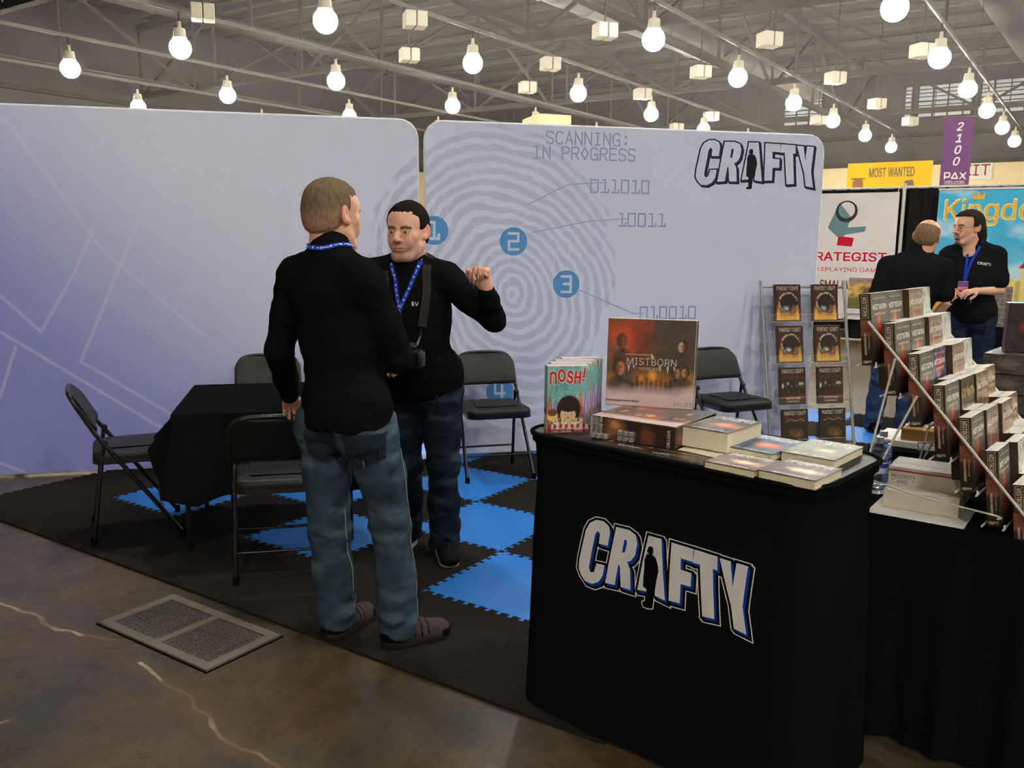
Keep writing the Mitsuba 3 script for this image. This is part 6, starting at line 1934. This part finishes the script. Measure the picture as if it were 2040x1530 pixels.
for r, zb in enumerate((.985, .680, .375, .070)):
    o = off_at(zb)
    up_ = unit(Z - WN * .16)
    dp = unit(np.cross(up_, WX)) * -1
    pk_o = lambda s, d, h: lr(s, o, zb) + up_ * h - unit(np.cross(WX, up_)) * 0 + WN * d
    # pocket: back sheet, floor, front lip
    back = sheet(rrect(2.555, 3.215, .0, .245, .03))
    bm4 = lambda d, z: frame4(lr(0, o + d, zb + z), WX, up_, np.cross(WX, up_))
    pp = part(rk, 'pocket', xf(sheet(rrect(2.56, 3.21, 0, .245, .03)), bm4(.0, 0)), 'acrylic')
    part(pp, 'lip', xf(sheet(rrect(2.56, 3.21, 0, .058, .014)), bm4(.048, 0)), 'acrylic')
    part(pp, 'floor_strip', quad(lr(2.56, o, zb), WX * .65, WN * .048), 'acrylic')
    part(pp, 'lip_edge', tube(np.array([[*p_, .0] for p_ in rrect(2.56, 3.21, 0, .058, .014).exterior.coords]) @ bm4(.048, 0)[:3, :3].T + bm4(.048, 0)[:3, 3], .0016, 5), 'acr_edge' if 'acr_edge' in scene else mat('acr_edge', (168, 178, 176), .2, spec=.8))
    part(pp, 'back_edge', tube(np.array([[*p_, .0] for p_ in rrect(2.56, 3.21, 0, .245, .03).exterior.coords]) @ bm4(.0, 0)[:3, :3].T + bm4(.0, 0)[:3, 3], .0014, 5), 'acr_edge')
    for s in (2.532, 3.223):
        part(pp, 'bracket', bar(lr(s, o - .01, zb + .02), lr(s + (.03 if s < 2.8 else -.03), o + .002, zb + .02), .012), 'alu')
    for cidx, s in enumerate((2.612, 2.925)):
        nm, desc = names[r]
        bo = lr(s, o + .030, zb + .0025)
        bY = unit(np.cross(up_, WX))
        k = thing('book', f'hardback book with {desc} cover, {"left" if cidx == 0 else "right"} one in {rws[r]} clear pocket', 'book', frame4(bo, WX, bY, up_), 'hardback books in the clear pockets')
        part(k, 'case', bk_body, None)
        part(k, 'pages', bk_pages, None)
        part(k, 'cover_print', fmr[nm], None)
        for t_ in t1:
            part(k, 'lettering', t_, None)
        if nm == 'band':
            for t_ in t2:
                part(k, 'lettering', t_, None)
# ------------------------------------------------------------------ neighbouring booths and signs
mat('drape_black', (34, 33, 32), .9, spec=.1)
mat('pole_white', (200, 196, 188), .45, .2)
mat('banner_white', proc(lambda p, n, uv: mi.Color3f(lin((222, 216, 212))) * (.93 + .1 * noise(p.x * 2.2 + p.z * 3, p.z * 1.2, 0.0))), .7, spec=.2)
mat('banner_red', (196, 34, 58), .6)
mat('banner_maroon', (120, 52, 48), .6)
mat('banner_dark', (60, 56, 60), .6)
mat('banner_teal', (104, 136, 140), .6)
def bp(a, z, o=0.0):       # on the drape plane: a along A, o towards the camera
    return hall(a, 15.0 - o, z)
k = thing('pipe_drape', 'long black curtain wall dividing the booths beyond the aisle', 'drape')
def dr_fn(U, V):
    a = 5.8 - U * 9.6
    return np.column_stack([hall_v(a, 15.0 + .025 * np.sin(a * 26) + .012 * np.sin(a * 61)), .02 + 2.41 * V])
def hall_v(a, b):
    return np.outer(a, A[:2]) + np.outer(b, B[:2])
m, _, _ = draped(dr_fn, 560, 3)
part(k, 'curtain', m, 'drape_black', True)
part(k, 'top_pole', tube([hall(5.8, 15.0, 2.44), hall(-3.8, 15.0, 2.44)], .022, 10), 'pole_white')
for a in (5.8, 2.72, -.5, -3.8):
    part(k, 'post', tube([hall(a, 14.93, 0), hall(a, 14.93, 2.50)], .028, 10), 'pole_white')
bf = lambda a, z, o: frame4(bp(a, z, o), -A, Z, -B)
k = thing('shop_banner', 'white vinyl shop banner with red lettering on the black curtain', 'banner', bf(4.70, .34, .10))
BWd, BHt = 1.92, 2.03
part(k, 'sheet', sheet(sbox(0, 0, BWd, BHt), 0, .3), 'banner_white')
for x in (.03, BWd - .03):
    part(k, 'cord', tube([(x, BHt - .02, .004), (x + .02, BHt + .09, -.02)], .005, 5), 'wire_white')
words(k, 'STRATEGIST', .135, np.eye(4), 1.10, 1.015, 'banner_red', True, 1.40, label='red lettering STRATEGIST')
words(k, 'ROLEPLAYING GAMES', .065, np.eye(4), 1.19, .805, 'banner_red', False, 1.22, label='red lettering ROLEPLAYING GAMES')
words(k, 'SMALLWORLD', .13, np.eye(4), 1.22, .56, 'banner_maroon', True, .86, label='maroon lettering SMALLWORLD')
# plain emblem in the place of the banner's cartoon
part(k, 'emblem', sheet(affinity.translate(Polygon([(-.22, .06), (.02, -.16), (.14, .22), (-.06, .46)]), 1.08, 1.42), .003), 'banner_teal', label='plain teal, grey and red emblem')
part(k, 'emblem', sheet(affinity.translate(Polygon([(-.02, .0), (.34, .06), (.36, .14), (.0, .12)]), 1.10, 1.36), .004), 'banner_teal')
part(k, 'emblem', sheet(affinity.translate(Point(0, 0).buffer(.17).difference(Point(0, .02).buffer(.13)), 1.14, 1.74), .005), 'banner_dark')
part(k, 'emblem', sheet(affinity.translate(Polygon([(-.12, 0), (.12, -.02), (.14, .12), (-.10, .14)]), 1.14, 1.20), .004), 'banner_red')
k = thing('shop_poster', 'small colourful landscape poster below the lettering of the white banner', 'poster', bf(3.44, .52, .13))
def art_small(u, v):
    A_ = Art(u, v, (216, 176, 96))
    A_.lay((140, 116, 140), np.clip((v - .78) / .1, 0, 1) * .8).lay((84, 92, 54), np.clip((.5 - v) / .2, 0, 1) * .9).blob((104, 58, 40), .5, .55, .2, .26, .9, 1.2, .8, 3).noise((60, 60, 38), 8, .5, .7, .6, 5)
    return A_.c
m, c = grid_print(.62, .50, art_small, 40, 34)
part(k, 'print', m, 'print_matte', color=c)
part(k, 'board', bx(-.01, .63, -.08, .51, -.02, -.001), 'banner_white')
def art_castle(u, v):
    A_ = Art(u, v, (64, 168, 204))
    A_.noise((206, 224, 226), 4, .5, .68, .85, 3, 1.4).lay((150, 200, 210), np.clip((.62 - v) / .3, 0, 1) * .5)
    A_.lay((206, 178, 74), np.clip((.40 + .05 * np.sin(u * 9) - v) / .03, 0, 1)).lay((214, 152, 40), np.clip((.30 - v) / .04, 0, 1) * .8).lay((120, 140, 60), np.clip((.12 - v) / .06, 0, 1))
    for x, w, h0, h1 in ((.46, .10, .1, .33), (.36, .05, .1, .30), (.58, .06, .1, .42)):
        A_.poly((216, 200, 120), [(x - w, h0), (x + w, h0), (x + w, h1), (x - w, h1)]).poly((170, 148, 80), [(x + w * .3, h0), (x + w, h0), (x + w, h1), (x + w * .3, h1)], .7)
        for q in (-1, -.33, .33, 1):
            A_.poly((216, 200, 120), [(x + w * q - w * .16, h1), (x + w * q + w * .16, h1), (x + w * q + w * .16, h1 + .02), (x + w * q - w * .16, h1 + .02)])
    A_.poly((176, 40, 48), [(.50, .42), (.66, .42), (.58, .54)]).poly((196, 52, 56), [(.52, .55), (.58, .54), (.53, .58)])
    return A_.c
k = thing('game_poster', 'large bright poster of blue sky and a yellow castle on the black curtain', 'poster', bf(2.22, .38, .09))
m, c = grid_print(2.3, 2.0, art_castle, 150, 130)
part(k, 'print', m, 'print_matte', color=c)
part(k, 'rail', bx(-.01, 2.31, 2.0, 2.03, -.02, .01), 'pole_white')
gx0 = text2d('Kingdomino', .30, True, 2.05)
part(k, 'lettering', xf(gx0, M4(.09, 1.56, .002)), mat('letter_cream', (240, 226, 160), .6), label='cream edge of the lettering Kingdomino')
part(k, 'lettering', xf(text2d('Kingdomino', .285, False, 2.02), M4(.105, 1.568, .006)), mat('letter_gold', (222, 176, 60), .6), label='golden lettering Kingdomino')
part(k, 'crown', sheet(Polygon([(.47, 1.86), (.62, 1.86), (.64, 1.96), (.58, 1.91), (.545, 1.98), (.51, 1.91), (.45, 1.96)]), .006), 'letter_gold')

# covered table with a folded map beyond the two men
k = thing('covered_table', 'black-covered table beyond the two men, holding a standing game map', 'table', frame4(np.array([4.45, 8.75, 0]), *rot2(-.5), Z))
tp2 = rrect(0, 1.8, 0, .75, .02, 3)
tr2 = ring_pts(tp2, 160)
def sk2(U, V):
    i = np.round(U * 160).astype(int) % 160
    o = tr2[i] - np.array([.9, .375])
    return np.column_stack([tr2[i] + unit_rows(o) * (.02 * V * np.sin(i * .9))[:, None], .76 - .75 * V])
unit_rows = lambda a: a / np.linalg.norm(a, axis=1, keepdims=True)
m, _, _ = draped(sk2, 160, 6, True)
part(k, 'cloth_skirt', m, 'black_cloth', True)
part(k, 'cloth_top', sheet(tp2, .761), 'black_cloth')
k = thing('game_map', 'grey-brown folded game map standing on the far black table', 'map', frame4(np.array([4.52, 8.74, .763]), *rot2(-.35), Z) @ M4(rx=-.14))
m, c = grid_print(.44, .40, art_city, 60, 56, face_frame((0, -.001, .0), (1, 0, 0), (0, 0, 1)))
part(k, 'print', m, 'print_matte', color=c)
part(k, 'board', bx(0, .44, 0, .006, 0, .40), 'box_dark')

# yellow banner, aisle banner, wall sign
mat('banner_yellow', (230, 180, 50), .6)
mat('banner_ink', (112, 100, 84), .6)
mat('aisle_purple', (120, 82, 122), .6)
mat('sign_white', (232, 222, 208), .6)
mat('sign_red', (150, 80, 66), .6)
def facing(o, w):
    return frame4(o, -A, Z, -B)
yo = np.array([13.10, 35.0, 2.35])
k = thing('yellow_banner', 'wide yellow banner lettered MOST WANTED, high beyond the booths', 'banner', facing(yo, 0))
part(k, 'sheet', bx(0, 3.05, 0, 2.3, -.02, 0), 'banner_yellow')
words(k, 'MOST WANTED', .33, np.eye(4), 1.62, 1.92, 'banner_ink', True, 1.62, z=.01)
part(k, 'emblem', sheet(Point(.42, 1.52).buffer(.2).union(sbox(.22, 1.2, .62, 1.52)), .012), mat('emblem_brown', (150, 106, 74), .6), label='brown figure shape')
part(k, 'emblem', sheet(affinity.scale(Point(.42, 1.70).buffer(.2), 1.4, .2), .014), 'emblem_brown')
part(k, 'emblem', sheet(Polygon([(2.1, 1.4), (2.45, 1.4), (2.4, 1.62), (2.12, 1.58)]), .012), 'banner_ink')
for x in (.1, 2.95):
    part(k, 'cable', tube([(x, 2.3, -.01), (x, 6.5, -.01)], .012, 5), 'truss_paint')
po = np.array([10.31, 21.55, 2.93])
k = thing('aisle_banner', 'tall purple hanging aisle banner numbered 2100', 'banner', frame4(po, *[np.array(v) for v in ((.985, -.17, 0), (0, 0, 1), (-.17, -.985, 0))]))
part(k, 'sheet', bx(0, .66, 0, 1.64, -.006, 0), 'aisle_purple')
for ch, y, x in (('2', 1.42, .36), ('1', 1.15, .36), ('0', .88, .35), ('0', .61, .34)):
    t = centred(text2d(ch, .19, True))
    v = np.array(t.vertices); v[:, 0] += v[:, 1] * .22
    part(k, 'digit', xf(trimesh.Trimesh(v, t.faces, process=False), M4(x, y, .003)), 'title_white')
pax = unary_union([LineString(p).buffer(.016) for p in ([(.10, .20), (.10, .34), (.20, .34), (.22, .30), (.20, .24), (.10, .24)], [(.26, .21), (.33, .34), (.40, .21), (.26, .21)], [(.45, .34), (.57, .20)], [(.45, .20), (.57, .34)])])
part(k, 'emblem', sheet(pax, .003), 'title_white', label='white outlined letters PAX')
words(k, 'UNPLUGGED', .05, np.eye(4), .335, .125, 'title_white', True, .46, z=.003)
part(k, 'underline', sheet(sbox(.10, .072, .57, .08), .003), 'title_white')
for x in (.04, .62):
    part(k, 'cable', tube([(x, 1.64, -.003), (x, 5.7, -.003)], .006, 5), 'truss_paint')
part(k, 'top_bar', tube([(-.02, 1.64, -.003), (.68, 1.64, -.003)], .014, 8), 'alu')
# ------------------------------------------------------------------ added haze volume standing in for lens glare around the roof lamps
labels['added_haze'] = {'label': 'added thin haze imitating lens glare under the roof lamps', 'category': 'haze', 'kind': 'stuff'}
_c = hall(15, 40.5, 10.05)
_hm = frame4(_c, -A * 30.5, B * 25.0, Z * 3.4)
scene['added_haze'] = {'type': 'cube', 'to_world': T(_hm), 'bsdf': {'type': 'null'}, 'interior': {'type': 'homogeneous', 'albedo': {'type': 'rgb', 'value': [.97, .95, .92]}, 'sigma_t': 0.0060, 'phase': {'type': 'hg', 'g': 0.6}}}
